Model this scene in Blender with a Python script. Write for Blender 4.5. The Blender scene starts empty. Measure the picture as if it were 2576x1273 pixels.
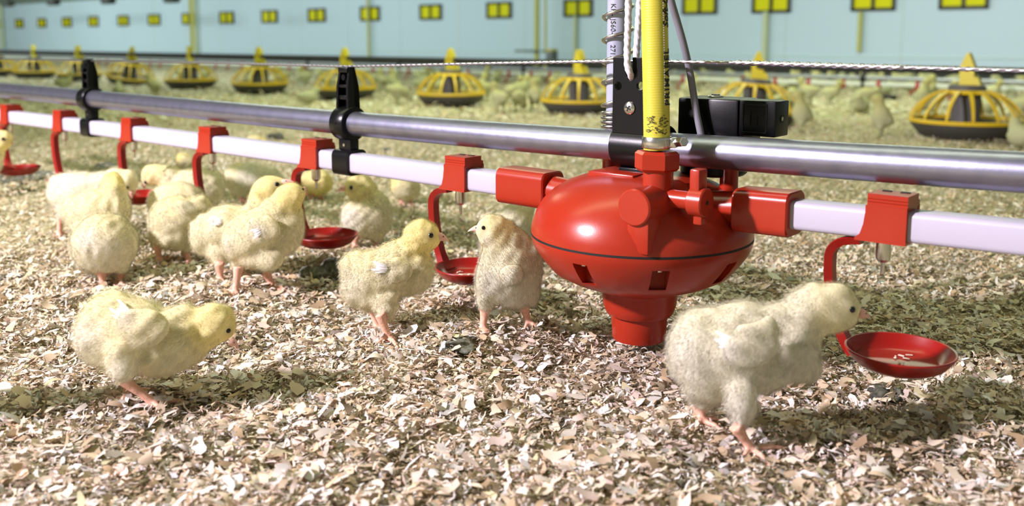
import bpy, bmesh, math, random
import numpy as np
from mathutils import Vector, Matrix
from mathutils.bvhtree import BVHTree

# ------------------------------------------------------------------ camera, world, lights, exposure
random.seed(4)
RNG = np.random.default_rng(4)
SC = bpy.context.scene
COL = SC.collection
FPX, CX, CY, PPY = 2300.0, 1288.0, 636.5, 400.0
HC = 0.28
PITCH = math.atan2(300.0, FPX)
cam_d = bpy.data.cameras.new('camera')
cam = bpy.data.objects.new('camera', cam_d)
COL.objects.link(cam)
cam.location = (0, 0, HC)
cam.rotation_euler = (math.pi / 2 - PITCH, 0, 0)
cam_d.sensor_width = 36.0
cam_d.lens = 36.0 * FPX / 2576.0
cam_d.shift_y = (PPY - CY) / 2576.0
cam_d.clip_start = 0.02
cam_d.clip_end = 200
cam_d.dof.use_dof = True
cam_d.dof.focus_distance = 0.80
cam_d.dof.aperture_fstop = 6.0
SC.camera = cam

SC.view_settings.view_transform = 'Standard'
SC.view_settings.look = 'None'
SC.view_settings.gamma = 1.0
SC.view_settings.use_curve_mapping = False
SC.view_settings.exposure = 0.32
SC.cycles.use_denoising = True
SC.cycles.max_bounces = 8
SC.cycles.transparent_max_bounces = 24

world = bpy.data.worlds.new('world')
SC.world = world
world.use_nodes = True
world.node_tree.nodes['Background'].inputs[0].default_value = (0.74, 0.80, 0.66, 1)
world.node_tree.nodes['Background'].inputs[1].default_value = 0.30


def lamp(name, kind, loc, target, power, color, size=0.1, size_y=None):
    d = bpy.data.lights.new(name, kind)
    d.energy = power
    d.color = color
    if kind == 'AREA':
        d.shape = 'RECTANGLE'
        d.size = size
        d.size_y = size_y or size
    elif kind == 'SPOT':
        d.shadow_soft_size = size
        d.spot_size = math.radians(110)
        d.spot_blend = 0.6
    else:
        d.shadow_soft_size = size
    o = bpy.data.objects.new(name, d)
    COL.objects.link(o)
    o.location = loc
    dv = Vector(target) - Vector(loc)
    o.rotation_euler = dv.to_track_quat('-Z', 'Y').to_euler()
    return o


# the flash beside the photographer (left, in front of the birds)
lamp('flash', 'SPOT', (-2.10, -0.02, 1.38), (0.10, 0.78, 0.05), 495, (1.0, 0.89, 1.0), 0.08)
# rows of tube lamps under the roof
lamp('tube_lamp', 'AREA', (-0.6, 1.2, 2.0), (-0.6, 1.2, 0), 17, (0.90, 1.0, 0.62), 3.0, 0.25)
lamp('tube_lamp', 'AREA', (0.4, 3.9, 1.5), (0.4, 3.9, 0), 54, (0.88, 1.0, 0.70), 4.0, 0.3)
lamp('tube_lamp', 'AREA', (1.5, 4.4, 1.3), (4.0, 6.2, 0.6), 22, (0.86, 0.97, 1.0), 3.0, 0.3)
lamp('tube_lamp', 'AREA', (-4.0, 6.6, 1.6), (-1.8, 9.4, 0.6), 108, (0.86, 0.97, 1.0), 5.0, 0.3)
lamp('tube_lamp', 'AREA', (-10.0, 11.0, 1.6), (-7.8, 14.5, 0.6), 175, (0.86, 0.97, 1.0), 5.0, 0.3)

# ------------------------------------------------------------------ projection helpers
C0 = np.array([0, 0, HC])
RX = np.array([1.0, 0, 0])
UP = np.array([0, math.sin(PITCH), math.cos(PITCH)])
FW = np.array([0, math.cos(PITCH), -math.sin(PITCH)])


def ray(px, py):
    return (px - CX) / FPX * RX - (py - PPY) / FPX * UP + FW


def pt(px, py, z):
    return C0 + z * ray(px, py)


_w = [(RNG.uniform(0, 2 * math.pi), 2 * math.pi / l, RNG.uniform(0, 6.28), a) for l, a in
      ((.31, .0022), (.23, .0020), (.17, .0016), (.13, .0014), (.11, .0012), (.083, .0010), (.061, .0008), (.047, .0007), (.036, .0006))]
MOUNDS = []


def gh(x, y):
    """height of the litter at (x, y)"""
    x = np.asarray(x, float)
    y = np.asarray(y, float)
    h = np.zeros(np.broadcast(x, y).shape)
    for a, k, p, amp in _w:
        h = h + amp * np.sin(k * (x * math.cos(a) + y * math.sin(a)) + p)
    for mx, my, r, a in MOUNDS:
        h = h + a * np.exp(-((x - mx) ** 2 + (y - my) ** 2) / (r * r))
    return h


def ground(px, py, up=0.0):
    d = ray(px, py)
    z = -HC / d[2]
    for _ in range(6):
        p = C0 + z * d
        z = (float(gh(p[0], p[1])) + up - HC) / d[2]
    return C0 + z * d


def zdepth(p):
    return float(np.dot(np.asarray(p) - C0, FW))


for (mx, my, r, a) in ((1335, 845, .035, .010), (1130, 850, .05, .006), (1230, 860, .06, .005), (60, 1000, .06, .004), (2250, 985, .03, .004)):
    p = ground(mx, my)
    MOUNDS.append((p[0], p[1], r, a))

U = np.array([-0.7607, 0.6492, 0.0])
ES = -U
ET = np.array([0.6492, 0.7607, 0.0])
ROTZ = math.atan2(ES[1], ES[0])
T0 = float(np.dot(pt(2576, 597, 0.612), ET))


def on_t(px, py, t):
    """point of the ray on the vertical plane at distance t behind the drinker line"""
    d = ray(px, py)
    k = (T0 + t - np.dot(C0, ET)) / np.dot(d, ET)
    return C0 + k * d


_o = on_t(1612, 585, 0)
ORG = np.array([_o[0], _o[1], 0.0])


def sp(px, py, t=0.0):
    """(s, z) of a pixel in the plane t of the drinker line frame"""
    p = on_t(px, py, t)
    return float(np.dot(p - ORG, ES)), float(p[2])


def LW(s, t, z):
    return ORG + s * ES + t * ET + np.array([0, 0, z])


def line_at_px(p0, d, px):
    n = RX * FPX - (px - CX) * FW
    return float(-np.dot(p0 - C0, n) / np.dot(d, n))


# ------------------------------------------------------------------ objects
def tag(o, label=None, cat=None, group=None, kind=None):
    if label:
        o['label'] = label
    if cat:
        o['category'] = cat
    if group:
        o['group'] = group
    if kind:
        o['kind'] = kind
    return o


def thing(name, label, cat, loc=(0, 0, 0), rotz=0.0, group=None):
    o = bpy.data.objects.new(name, None)
    COL.objects.link(o)
    o.location = [float(v) for v in loc]
    o.rotation_euler = (0, 0, rotz)
    o.empty_display_size = 0.02
    return tag(o, label, cat, group)


def link_mesh(name, me, mat=None, parent=None):
    o = bpy.data.objects.new(name, me)
    COL.objects.link(o)
    if mat is not None and not me.materials:
        me.materials.append(mat)
    if parent is not None:
        o.parent = parent
    return o


def copy_tree(o, parent=None):
    c = o.copy()
    COL.objects.link(c)
    c.parent = parent
    for ch in list(o.children):
        copy_tree(ch, c)
    return c


class MB:
    """collects shapes of one part and links them as one mesh"""

    def __init__(s):
        s.bm = bmesh.new()

    def _xf(s, vs, M):
        bmesh.ops.transform(s.bm, matrix=M, verts=vs)

    def box(s, c, size, bev=0.0, rot=None, seg=2):
        r = bmesh.ops.create_cube(s.bm, size=1.0)
        vs = r['verts']
        M = Matrix.Translation(Vector([float(v) for v in c]))
        if rot is not None:
            M = M @ rot
        M = M @ Matrix.Diagonal((*[float(v) for v in size], 1))
        s._xf(vs, M)
        if bev > 0:
            es = list({e for v in vs for e in v.link_edges})
            bmesh.ops.bevel(s.bm, geom=es, offset=bev, segments=seg, profile=0.5, affect='EDGES')
        return s

    def cyl(s, a, b, r, r2=None, n=32, caps=True, bev=0.0):
        a = Vector([float(v) for v in a])
        b = Vector([float(v) for v in b])
        d = b - a
        q = d.to_track_quat('Z', 'Y').to_matrix().to_4x4()
        r2 = r if r2 is None else r2
        L = d.length
        prof = [(0, 0), (max(r - bev, 0), 0), (r, bev), (r2, L - bev), (max(r2 - bev, 0), L), (0, L)] if bev > 0 else \
            ([(0, 0), (r, 0), (r2, L), (0, L)] if caps else [(r, 0), (r2, L)])
        return s.lathe(prof, n=n, M=Matrix.Translation(a) @ q)

    def lathe(s, prof, n=48, M=Matrix.Identity(4)):
        rings = []
        for r, z in prof:
            if r <= 1e-7:
                rings.append([s.bm.verts.new(M @ Vector((0, 0, z)))])
            else:
                rings.append([s.bm.verts.new(M @ Vector((r * math.cos(2 * math.pi * i / n), r * math.sin(2 * math.pi * i / n), z))) for i in range(n)])
        for A, B in zip(rings[:-1], rings[1:]):
            for i in range(n):
                j = (i + 1) % n
                f = []
                if len(A) == 1 and len(B) == 1:
                    continue
                if len(A) == 1:
                    f = [A[0], B[j], B[i]]
                elif len(B) == 1:
                    f = [A[i], A[j], B[0]]
                else:
                    f = [A[i], A[j], B[j], B[i]]
                s.bm.faces.new(f)
        return s

    def tube(s, pts, r, n=12, caps=True, rfun=None):
        """round tube along 3D points; rfun(i, angle) scales the radius"""
        P = [Vector([float(v) for v in p]) for p in pts]
        m = len(P)
        rad = r if hasattr(r, '__len__') else [r] * m
        T = []
        for i in range(m):
            t = P[min(i + 1, m - 1)] - P[max(i - 1, 0)]
            T.append(t.normalized())
        ref = Vector((0, 0, 1)) if abs(T[0].z) < 0.9 else Vector((1, 0, 0))
        nrm = (ref - T[0] * ref.dot(T[0])).normalized()
        rings = []
        for i in range(m):
            nrm = (nrm - T[i] * nrm.dot(T[i])).normalized()
            bn = T[i].cross(nrm)
            ring = []
            for k in range(n):
                a = 2 * math.pi * k / n
                rr = rad[i] * (rfun(i, a) if rfun else 1.0)
                ring.append(s.bm.verts.new(P[i] + (nrm * math.cos(a) + bn * math.sin(a)) * rr))
            rings.append(ring)
        for A, B in zip(rings[:-1], rings[1:]):
            for k in range(n):
                j = (k + 1) % n
                s.bm.faces.new([A[k], A[j], B[j], B[k]])
        if caps:
            s.bm.faces.new(rings[0][::-1])
            s.bm.faces.new(rings[-1])
        return s

    def sweep(s, path, sec, caps=True):
        """path: [(x, z)], section: [(y, dz)] - rings stay upright in the x-normal plane"""
        rings = [[s.bm.verts.new((x, y, z + dz)) for (y, dz) in sec] for (x, z) in path]
        n = len(sec)
        for A, B in zip(rings[:-1], rings[1:]):
            for k in range(n):
                j = (k + 1) % n
                s.bm.faces.new([A[k], A[j], B[j], B[k]])
        if caps:
            s.bm.faces.new(rings[0][::-1])
            s.bm.faces.new(rings[-1])
        return s

    def prism(s, poly, y0, y1):
        """polygon of (x, z) extruded between y0 and y1"""
        A = [s.bm.verts.new((x, y0, z)) for x, z in poly]
        B = [s.bm.verts.new((x, y1, z)) for x, z in poly]
        n = len(poly)
        s.bm.faces.new(A)
        s.bm.faces.new(B[::-1])
        for i in range(n):
            j = (i + 1) % n
            s.bm.faces.new([A[j], A[i], B[i], B[j]])
        return s

    def ico(s, c, rad, sub=3, rot=None):
        r = bmesh.ops.create_icosphere(s.bm, subdivisions=sub, radius=1.0)
        M = Matrix.Translation(Vector([float(v) for v in c]))
        if rot is not None:
            M = M @ rot
        rad = rad if hasattr(rad, '__len__') else (rad, rad, rad)
        s._xf(r['verts'], M @ Matrix.Diagonal((*[float(v) for v in rad], 1)))
        return s

    def mesh(s, name, smooth=40.0):
        bmesh.ops.recalc_face_normals(s.bm, faces=s.bm.faces[:])
        me = bpy.data.meshes.new(name)
        s.bm.to_mesh(me)
        s.bm.free()
        if smooth is not None:
            me.polygons.foreach_set('use_smooth', [True] * len(me.polygons))
            me.set_sharp_from_angle(angle=math.radians(smooth))
        return me

    def build(s, name, mat, parent=None, smooth=40.0):
        return link_mesh(name, s.mesh(name, smooth), mat, parent)


def rsq(h, r, n=5):
    """rounded square section"""
    out = []
    for q, (cx, cz) in enumerate(((h - r, h - r), (-h + r, h - r), (-h + r, -h + r), (h - r, -h + r))):
        for k in range(n):
            a = math.pi / 2 * (q + k / (n - 1))
            out.append((cx + r * math.cos(a), cz + r * math.sin(a)))
    return out


def evaluated(obs):
    dg = bpy.context.evaluated_depsgraph_get()
    dg.update()
    out = []
    for o in obs:
        out.append(bpy.data.meshes.new_from_object(o.evaluated_get(dg), depsgraph=dg))
    return out


def drop(obs):
    for o in obs:
        d = o.data
        bpy.data.objects.remove(o)
        if isinstance(d, bpy.types.Mesh):
            bpy.data.meshes.remove(d)
        elif isinstance(d, bpy.types.Curve):
            bpy.data.curves.remove(d)


# ------------------------------------------------------------------ materials
def srgb(r, g, b):
    f = lambda c: (c / 255 / 12.92) if c <= 10 else ((c / 255 + 0.055) / 1.055) ** 2.4
    return (f(r), f(g), f(b), 1.0)


def material(name, color, rough=0.5, metal=0.0, noise=None, bump=None, spec=0.5, coat=0.0):
    """noise: (scale, second colour, low, high); bump: (scale, strength)"""
    m = bpy.data.materials.new(name)
    m.use_nodes = True
    nt = m.node_tree
    b = nt.nodes['Principled BSDF']
    b.inputs['Base Color'].default_value = color
    b.inputs['Roughness'].default_value = rough
    b.inputs['Metallic'].default_value = metal
    b.inputs['Specular IOR Level'].default_value = spec
    b.inputs['Coat Weight'].default_value = coat
    tc = nt.nodes.new('ShaderNodeTexCoord')
    if noise:
        n = nt.nodes.new('ShaderNodeTexNoise')
        n.inputs['Scale'].default_value = noise[0]
        n.inputs['Detail'].default_value = 6
        nt.links.new(tc.outputs['Object'], n.inputs['Vector'])
        r = nt.nodes.new('ShaderNodeValToRGB')
        r.color_ramp.elements[0].position = noise[2]
        r.color_ramp.elements[1].position = noise[3]
        r.color_ramp.elements[0].color = color
        r.color_ramp.elements[1].color = noise[1]
        nt.links.new(n.outputs['Fac'], r.inputs['Fac'])
        nt.links.new(r.outputs['Color'], b.inputs['Base Color'])
    if bump:
        n = nt.nodes.new('ShaderNodeTexNoise')
        n.inputs['Scale'].default_value = bump[0]
        n.inputs['Detail'].default_value = 4
        nt.links.new(tc.outputs['Object'], n.inputs['Vector'])
        bp = nt.nodes.new('ShaderNodeBump')
        bp.inputs['Strength'].default_value = bump[1]
        bp.inputs['Distance'].default_value = 0.001
        nt.links.new(n.outputs['Fac'], bp.inputs['Height'])
        nt.links.new(bp.outputs['Normal'], b.inputs['Normal'])
    return m


def attr_material(name, attr, rough=0.8, trans=0.0, spec=0.3):
    m = bpy.data.materials.new(name)
    m.use_nodes = True
    nt = m.node_tree
    b = nt.nodes['Principled BSDF']
    a = nt.nodes.new('ShaderNodeAttribute')
    a.attribute_name = attr
    nt.links.new(a.outputs['Color'], b.inputs['Base Color'])
    b.inputs['Roughness'].default_value = rough
    b.inputs['Specular IOR Level'].default_value = spec
    if trans > 0:
        t = nt.nodes.new('ShaderNodeBsdfTranslucent')
        nt.links.new(a.outputs['Color'], t.inputs['Color'])
        mx = nt.nodes.new('ShaderNodeMixShader')
        mx.inputs[0].default_value = trans
        nt.links.new(b.outputs[0], mx.inputs[1])
        nt.links.new(t.outputs[0], mx.inputs[2])
        nt.links.new(mx.outputs[0], nt.nodes['Material Output'].inputs['Surface'])
    return m


RED = material('red_plastic', (0.33, 0.022, 0.008, 1), 0.28, noise=(9.0, (0.37, 0.042, 0.022, 1), 0.52, 0.85), bump=(900, 0.03), spec=0.36)
REDC = material('red_cup_plastic', (0.27, 0.008, 0.006, 1), 0.28)
BLACK = material('black_plastic', (0.003, 0.003, 0.004, 1), 0.30, bump=(700, 0.04), spec=0.28)
BLACKG = material('black_casing', (0.002, 0.002, 0.003, 1), 0.36, bump=(500, 0.03), spec=0.25)
WHITEP = material('white_pvc', (0.46, 0.435, 0.53, 1), 0.38)
GALV = material('galvanised_steel', (0.31, 0.31, 0.41, 1), 0.34, 0.92, noise=(60.0, (0.25, 0.25, 0.34, 1), 0.40, 0.75), bump=(160, 0.10))
STEEL = material('stainless_steel', (0.62, 0.60, 0.57, 1), 0.25, 1.0)
SPRING = material('spring_steel', (0.50, 0.47, 0.44, 1), 0.28, 1.0)
WIRE = material('wire_rope_steel', (0.50, 0.48, 0.55, 1), 0.32, 1.0)
ROPE = material('white_rope', (0.66, 0.64, 0.70, 1), 0.8)
HOSE = material('yellow_hose', (0.56, 0.50, 0.05, 1), 0.42)
CABLE = material('grey_cable', (0.19, 0.185, 0.22, 1), 0.5)
TUBE = material('grey_pvc_tube', (0.36, 0.38, 0.47, 1), 0.4, noise=(20, (0.30, 0.32, 0.42, 1), 0.4, 0.7))
INK = material('black_ink', (0.01, 0.01, 0.01, 1), 0.6)
SMUDGE = material('dark_smudge', (0.06, 0.05, 0.01, 1), 0.7)
GASKET = material('black_rubber', (0.004, 0.004, 0.004, 1), 0.7)
YEL = material('yellow_feeder_plastic', (0.62, 0.42, 0.010, 1), 0.45)
YELT = material('yellow_tower_plastic', (0.62, 0.52, 0.030, 1), 0.45)
PAN = material('dark_pan_plastic', (0.050, 0.048, 0.045, 1), 0.5)
CYLG = material('grey_feed_cylinder', (0.085, 0.082, 0.085, 1), 0.55)
INLET = material('yellow_inlet_flap', (0.74, 0.70, 0.003, 1), 0.6, spec=.2)
INFR = material('dark_inlet_frame', (0.030, 0.026, 0.012, 1), 0.6)
BEAK = material('chick_beak', (0.78, 0.44, 0.36, 1), 0.45)
EYE = material('chick_eye', (0.004, 0.004, 0.005, 1), 0.08)
SHANK = material('chick_shank', (0.76, 0.44, 0.32, 1), 0.5, noise=(400, (0.66, 0.33, 0.22, 1), 0.45, 0.65), bump=(500, 0.25))
WATER = material('water', (1, 1, 1, 1), 0.0)
WATER.node_tree.nodes['Principled BSDF'].inputs['Transmission Weight'].default_value = 1.0
WATER.node_tree.nodes['Principled BSDF'].inputs['IOR'].default_value = 1.33
DROPM = material('dropping_dark', (0.035, 0.034, 0.024, 1), 0.75, noise=(220, (0.13, 0.125, 0.09, 1), 0.45, 0.7), bump=(300, 0.8))
DROPG = material('dropping_grey', (0.085, 0.092, 0.062, 1), 0.8, noise=(160, (0.24, 0.24, 0.19, 1), 0.45, 0.75), bump=(300, 0.8))
DOWNF = attr_material('flock_down', 'tone', 0.9, 0.15, 0.12)


def down_material():
    m = bpy.data.materials.new('chick_down')
    m.use_nodes = True
    nt = m.node_tree
    nt.nodes.remove(nt.nodes['Principled BSDF'])
    a = nt.nodes.new('ShaderNodeAttribute'); a.attribute_name = 'tone'
    n = nt.nodes.new('ShaderNodeAttribute'); n.attribute_name = 'lie'
    d = nt.nodes.new('ShaderNodeBsdfDiffuse')
    t = nt.nodes.new('ShaderNodeBsdfTranslucent')
    mx = nt.nodes.new('ShaderNodeMixShader'); mx.inputs[0].default_value = .35
    nt.links.new(a.outputs['Color'], d.inputs['Color'])
    nt.links.new(a.outputs['Color'], t.inputs['Color'])
    nt.links.new(n.outputs['Vector'], d.inputs['Normal'])
    nt.links.new(d.outputs[0], mx.inputs[1]); nt.links.new(t.outputs[0], mx.inputs[2])
    al = nt.nodes.new('ShaderNodeAttribute'); al.attribute_name = 'sheer'
    tr = nt.nodes.new('ShaderNodeBsdfTransparent')
    m2 = nt.nodes.new('ShaderNodeMixShader')
    nt.links.new(al.outputs['Fac'], m2.inputs[0])
    nt.links.new(mx.outputs[0], m2.inputs[1]); nt.links.new(tr.outputs[0], m2.inputs[2])
    nt.links.new(m2.outputs[0], nt.nodes['Material Output'].inputs['Surface'])
    return m


DOWN = down_material()
FLAKE = attr_material('wood_shaving', 'tone', 0.75, 0.12, 0.25)

# ------------------------------------------------------------------ the setting
WP = ground(2500, 200)
WP[2] = 0
TW = float(np.dot(WP - ORG, ET))
SW = float(np.dot(WP - ORG, ES))


def on_wall(px, py):
    p = on_t(px, py, TW)
    return float(np.dot(p - ORG, ES)), float(p[2])


WTOP = on_wall(200, 8)[1]
PLZ = on_wall(1000, 145.3)[1]


def make_wall_mat():
    m = material('white_wall_panel', (0.60, 0.76, 0.78, 1), 0.55)
    nt = m.node_tree
    b = nt.nodes['Principled BSDF']
    tc = nt.nodes.new('ShaderNodeTexCoord')
    sx = nt.nodes.new('ShaderNodeSeparateXYZ')
    nt.links.new(tc.outputs['Object'], sx.inputs[0])
    mo = nt.nodes.new('ShaderNodeMath'); mo.operation = 'PINGPONG'; mo.inputs[1].default_value = 0.46
    nt.links.new(sx.outputs['X'], mo.inputs[0])
    lt = nt.nodes.new('ShaderNodeMath'); lt.operation = 'LESS_THAN'; lt.inputs[1].default_value = 0.008
    nt.links.new(mo.outputs[0], lt.inputs[0])
    n = nt.nodes.new('ShaderNodeTexNoise'); n.inputs['Scale'].default_value = 0.6
    nt.links.new(tc.outputs['Object'], n.inputs['Vector'])
    r = nt.nodes.new('ShaderNodeValToRGB')
    r.color_ramp.elements[0].position = 0.3; r.color_ramp.elements[0].color = (0.53, 0.675, 0.73, 1)
    r.color_ramp.elements[1].position = 0.7; r.color_ramp.elements[1].color = (0.56, 0.70, 0.765, 1)
    nt.links.new(n.outputs['Fac'], r.inputs['Fac'])
    mx = nt.nodes.new('ShaderNodeMix'); mx.data_type = 'RGBA'
    nt.links.new(lt.outputs[0], mx.inputs['Factor'])
    nt.links.new(r.outputs['Color'], mx.inputs['A'])
    mx.inputs['B'].default_value = (0.50, 0.62, 0.62, 1)
    nt.links.new(mx.outputs['Result'], b.inputs['Base Color'])
    return m


SL, SR = SW - 45.0, SW + 4.0
wl = MB().box(((SL + SR) / 2, TW + 0.1, (WTOP + PLZ) / 2 + 0.02), (SR - SL, 0.2, WTOP - PLZ + 0.04)).build('wall_back', make_wall_mat(), None, None)
wl.location = ORG; wl.rotation_euler = (0, 0, ROTZ)
tag(wl, kind='structure', label='long pale blue-white panelled barn wall in the background')
pl = MB().box(((SL + SR) / 2, TW + 0.09, PLZ / 2 - 0.02), (SR - SL, 0.22, PLZ + 0.04)).build('baseboard_back', material('dark_plinth', (0.035, 0.038, 0.03, 1), 0.8), None, None)
pl.location = ORG; pl.rotation_euler = (0, 0, ROTZ)
tag(pl, kind='structure', label='dark grey plinth along the foot of the wall')
lg = MB().box(((SL + SR) / 2, TW - 0.004, PLZ + 0.075), (SR - SL, 0.008, 0.012)).build('trim_1', material('pale_rail', (0.56, 0.70, 0.64, 1), 0.6), None, None)
lg.location = ORG; lg.rotation_euler = (0, 0, ROTZ)
tag(lg, kind='structure', label='thin pale rail low on the white wall')
# roof underside, rising from the wall towards the middle of the house
cm = MB()
y1 = TW - 12.5
a = [(SL, TW + 0.2, WTOP), (SR, TW + 0.2, WTOP), (SR, y1, WTOP + 2.6), (SL, y1, WTOP + 2.6)]
vs = [cm.bm.verts.new(v) for v in a] + [cm.bm.verts.new((v[0], v[1], v[2] + 0.1)) for v in a]
for f in ((0, 1, 2, 3), (7, 6, 5, 4), (0, 4, 5, 1), (1, 5, 6, 2), (2, 6, 7, 3), (3, 7, 4, 0)):
    cm.bm.faces.new([vs[i] for i in f])
cl = cm.build('ceiling', material('grey_green_roof', (0.36, 0.42, 0.35, 1), 0.7), None, None)
cl.location = ORG; cl.rotation_euler = (0, 0, ROTZ)
tag(cl, kind='structure', label='grey green underside of the sloping roof')

# floor under the litter
fm = bmesh.new()
FN = 260
xs = np.concatenate([np.linspace(-30, -2.2, 40)[:-1], np.linspace(-2.2, 2.2, 240), np.linspace(2.2, 14, 24)[1:]])
ys = np.concatenate([np.linspace(-3, 0.3, 14)[:-1], np.linspace(0.3, 3.2, 200), np.linspace(3.2, 34, 50)[1:]])
XX, YY = np.meshgrid(xs, ys)
ZZ = gh(XX, YY) - 0.003
vn = np.stack([XX, YY, ZZ], -1).reshape(-1, 3)
nx, ny = len(xs), len(ys)
idx = np.arange(nx * ny).reshape(ny, nx)
fq = np.stack([idx[:-1, :-1], idx[:-1, 1:], idx[1:, 1:], idx[1:, :-1]], -1).reshape(-1, 4)
fme = bpy.data.meshes.new('floor')
fme.from_pydata(vn.tolist(), [], fq.tolist())
fme.polygons.foreach_set('use_smooth', [True] * len(fme.polygons))


def make_floor_mat():
    m = bpy.data.materials.new('litter_floor')
    m.use_nodes = True
    nt = m.node_tree
    b = nt.nodes['Principled BSDF']
    b.inputs['Roughness'].default_value = 0.9
    b.inputs['Specular IOR Level'].default_value = 0.1
    tc = nt.nodes.new('ShaderNodeTexCoord')
    n1 = nt.nodes.new('ShaderNodeTexNoise'); n1.inputs['Scale'].default_value = 95; n1.inputs['Detail'].default_value = 5
    n2 = nt.nodes.new('ShaderNodeTexNoise'); n2.inputs['Scale'].default_value = 7; n2.inputs['Detail'].default_value = 4
    for n in (n1, n2):
        nt.links.new(tc.outputs['Object'], n.inputs['Vector'])
    r1 = nt.nodes.new('ShaderNodeValToRGB')
    e = r1.color_ramp.elements
    e[0].position = 0.30; e[0].color = (0.12, 0.09, 0.05, 1)
    e[1].position = 0.62; e[1].color = (0.60, 0.55, 0.37, 1)
    x = r1.color_ramp.elements.new(0.46); x.color = (0.42, 0.38, 0.24, 1)
    nt.links.new(n1.outputs['Fac'], r1.inputs['Fac'])
    r2 = nt.nodes.new('ShaderNodeValToRGB')
    r2.color_ramp.elements[0].position = 0.35; r2.color_ramp.elements[0].color = (0.78, 0.78, 0.70, 1)
    r2.color_ramp.elements[1].position = 0.65; r2.color_ramp.elements[1].color = (1, 1, 1, 1)
    nt.links.new(n2.outputs['Fac'], r2.inputs['Fac'])
    mx = nt.nodes.new('ShaderNodeMix'); mx.data_type = 'RGBA'; mx.blend_type = 'MULTIPLY'
    mx.inputs['Factor'].default_value = 1.0
    nt.links.new(r1.outputs['Color'], mx.inputs['A'])
    nt.links.new(r2.outputs['Color'], mx.inputs['B'])
    nt.links.new(mx.outputs['Result'], b.inputs['Base Color'])
    bp = nt.nodes.new('ShaderNodeBump'); bp.inputs['Strength'].default_value = 0.8; bp.inputs['Distance'].default_value = 0.006
    nt.links.new(n1.outputs['Fac'], bp.inputs['Height'])
    nt.links.new(bp.outputs['Normal'], b.inputs['Normal'])
    return m


fl = link_mesh('floor', fme, make_floor_mat())
tag(fl, kind='structure', label='barn floor covered in wood shavings')

# ------------------------------------------------------------------ wood shavings
PALETTE = np.array([[.78, .66, .52], [.70, .55, .40], [.82, .73, .64], [.58, .43, .28], [.78, .62, .55], [.86, .81, .77], [.44, .31, .19], [.66, .58, .36], [.22, .16, .10], [.48, .46, .42], [.90, .86, .87]])
PWT = np.array([.18, .14, .17, .11, .12, .10, .06, .04, .035, .02, .05])


def shavings(n, xy, lo, hi, asp, thick, seg, curl, tilt, lift):
    """n curled wood flakes; returns verts, quads, colours"""
    L = np.exp(RNG.uniform(math.log(lo), math.log(hi), n))
    W = L * RNG.uniform(asp[0], asp[1], n)
    W = np.minimum(W, hi * 0.55)
    yaw = RNG.uniform(0, 2 * math.pi, n)
    pit = RNG.normal(0, tilt, n)
    rol = RNG.normal(0, tilt * 1.2, n)
    cv = RNG.normal(0, curl, n)
    tw = RNG.normal(0, 0.35, n)
    us = np.linspace(-0.5, 0.5, seg + 1)
    V = np.zeros((n, (seg + 1) * 2, 3))
    for i, u in enumerate(us):
        ang = cv * u
        x = np.where(np.abs(cv) < 1e-3, u, np.sin(ang) / np.where(np.abs(cv) < 1e-3, 1, cv)) * L
        zc = np.where(np.abs(cv) < 1e-3, 0, (1 - np.cos(ang)) / np.where(np.abs(cv) < 1e-3, 1, cv)) * L
        wj = W * (1.0 - 0.9 * (2 * abs(u)) ** 2.2 * RNG.uniform(0.2, 1.0, n)) * 0.5
        off = RNG.normal(0, 0.06, n) * L
        for k, sgn in enumerate((-1, 1)):
            a = tw * u * 2
            V[:, 2 * i + k, 0] = x
            V[:, 2 * i + k, 1] = sgn * wj * np.cos(a) + off
            V[:, 2 * i + k, 2] = zc + sgn * wj * np.sin(a)
    cp, spn = np.cos(pit), np.sin(pit)
    x, y, z = V[..., 0].copy(), V[..., 1].copy(), V[..., 2].copy()
    cr, sr = np.cos(rol)[:, None], np.sin(rol)[:, None]
    y, z = y * cr - z * sr, y * sr + z * cr
    x, z = x * cp[:, None] - z * spn[:, None], x * spn[:, None] + z * cp[:, None]
    cyw, syw = np.cos(yaw)[:, None], np.sin(yaw)[:, None]
    x, y = x * cyw - y * syw, x * syw + y * cyw
    zmin = z.min(1, keepdims=True)
    base = gh(xy[:, 0], xy[:, 1])[:, None] + (RNG.uniform(0, 1, n) ** 1.5 * lift)[:, None] - 0.0008
    V[..., 0] = x + xy[:, :1]
    V[..., 1] = y + xy[:, 1:2]
    V[..., 2] = z - zmin * 0.8 + base
    q = []
    for i in range(seg):
        q.append([2 * i, 2 * i + 2, 2 * i + 3, 2 * i + 1])
    Q = (np.arange(n)[:, None, None] * (2 * (seg + 1)) + np.array(q)[None]).reshape(-1, 4)
    c = PALETTE[RNG.choice(len(PALETTE), n, p=PWT / PWT.sum())] * RNG.uniform(0.70, 1.08, (n, 1))
    return V, Q, c


def tone_mesh(name, blocks, mat):
    vs, qs, cs, off = [], [], [], 0
    for V, Q, c in blocks:
        n, k = V.shape[:2]
        vs.append(V.reshape(-1, 3)); qs.append(Q + off); cs.append(np.repeat(c, k, 0)); off += n * k
    v = np.concatenate(vs); q = np.concatenate(qs); c = np.concatenate(cs)
    me = bpy.data.meshes.new(name)
    me.vertices.add(len(v)); me.vertices.foreach_set('co', v.astype(np.float32).ravel())
    me.loops.add(q.size); me.loops.foreach_set('vertex_index', q.astype(np.int32).ravel())
    me.polygons.add(len(q)); me.polygons.foreach_set('loop_start', (np.arange(len(q)) * 4).astype(np.int32))
    me.update(calc_edges=True)
    at = me.color_attributes.new('tone', 'FLOAT_COLOR', 'POINT')
    at.data.foreach_set('color', np.concatenate([np.clip(c, 0, 1), np.ones((len(c), 1))], 1).astype(np.float32).ravel())
    me.polygons.foreach_set('use_smooth', [True] * len(me.polygons))
    me.validate()
    return link_mesh(name, me, mat)


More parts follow.
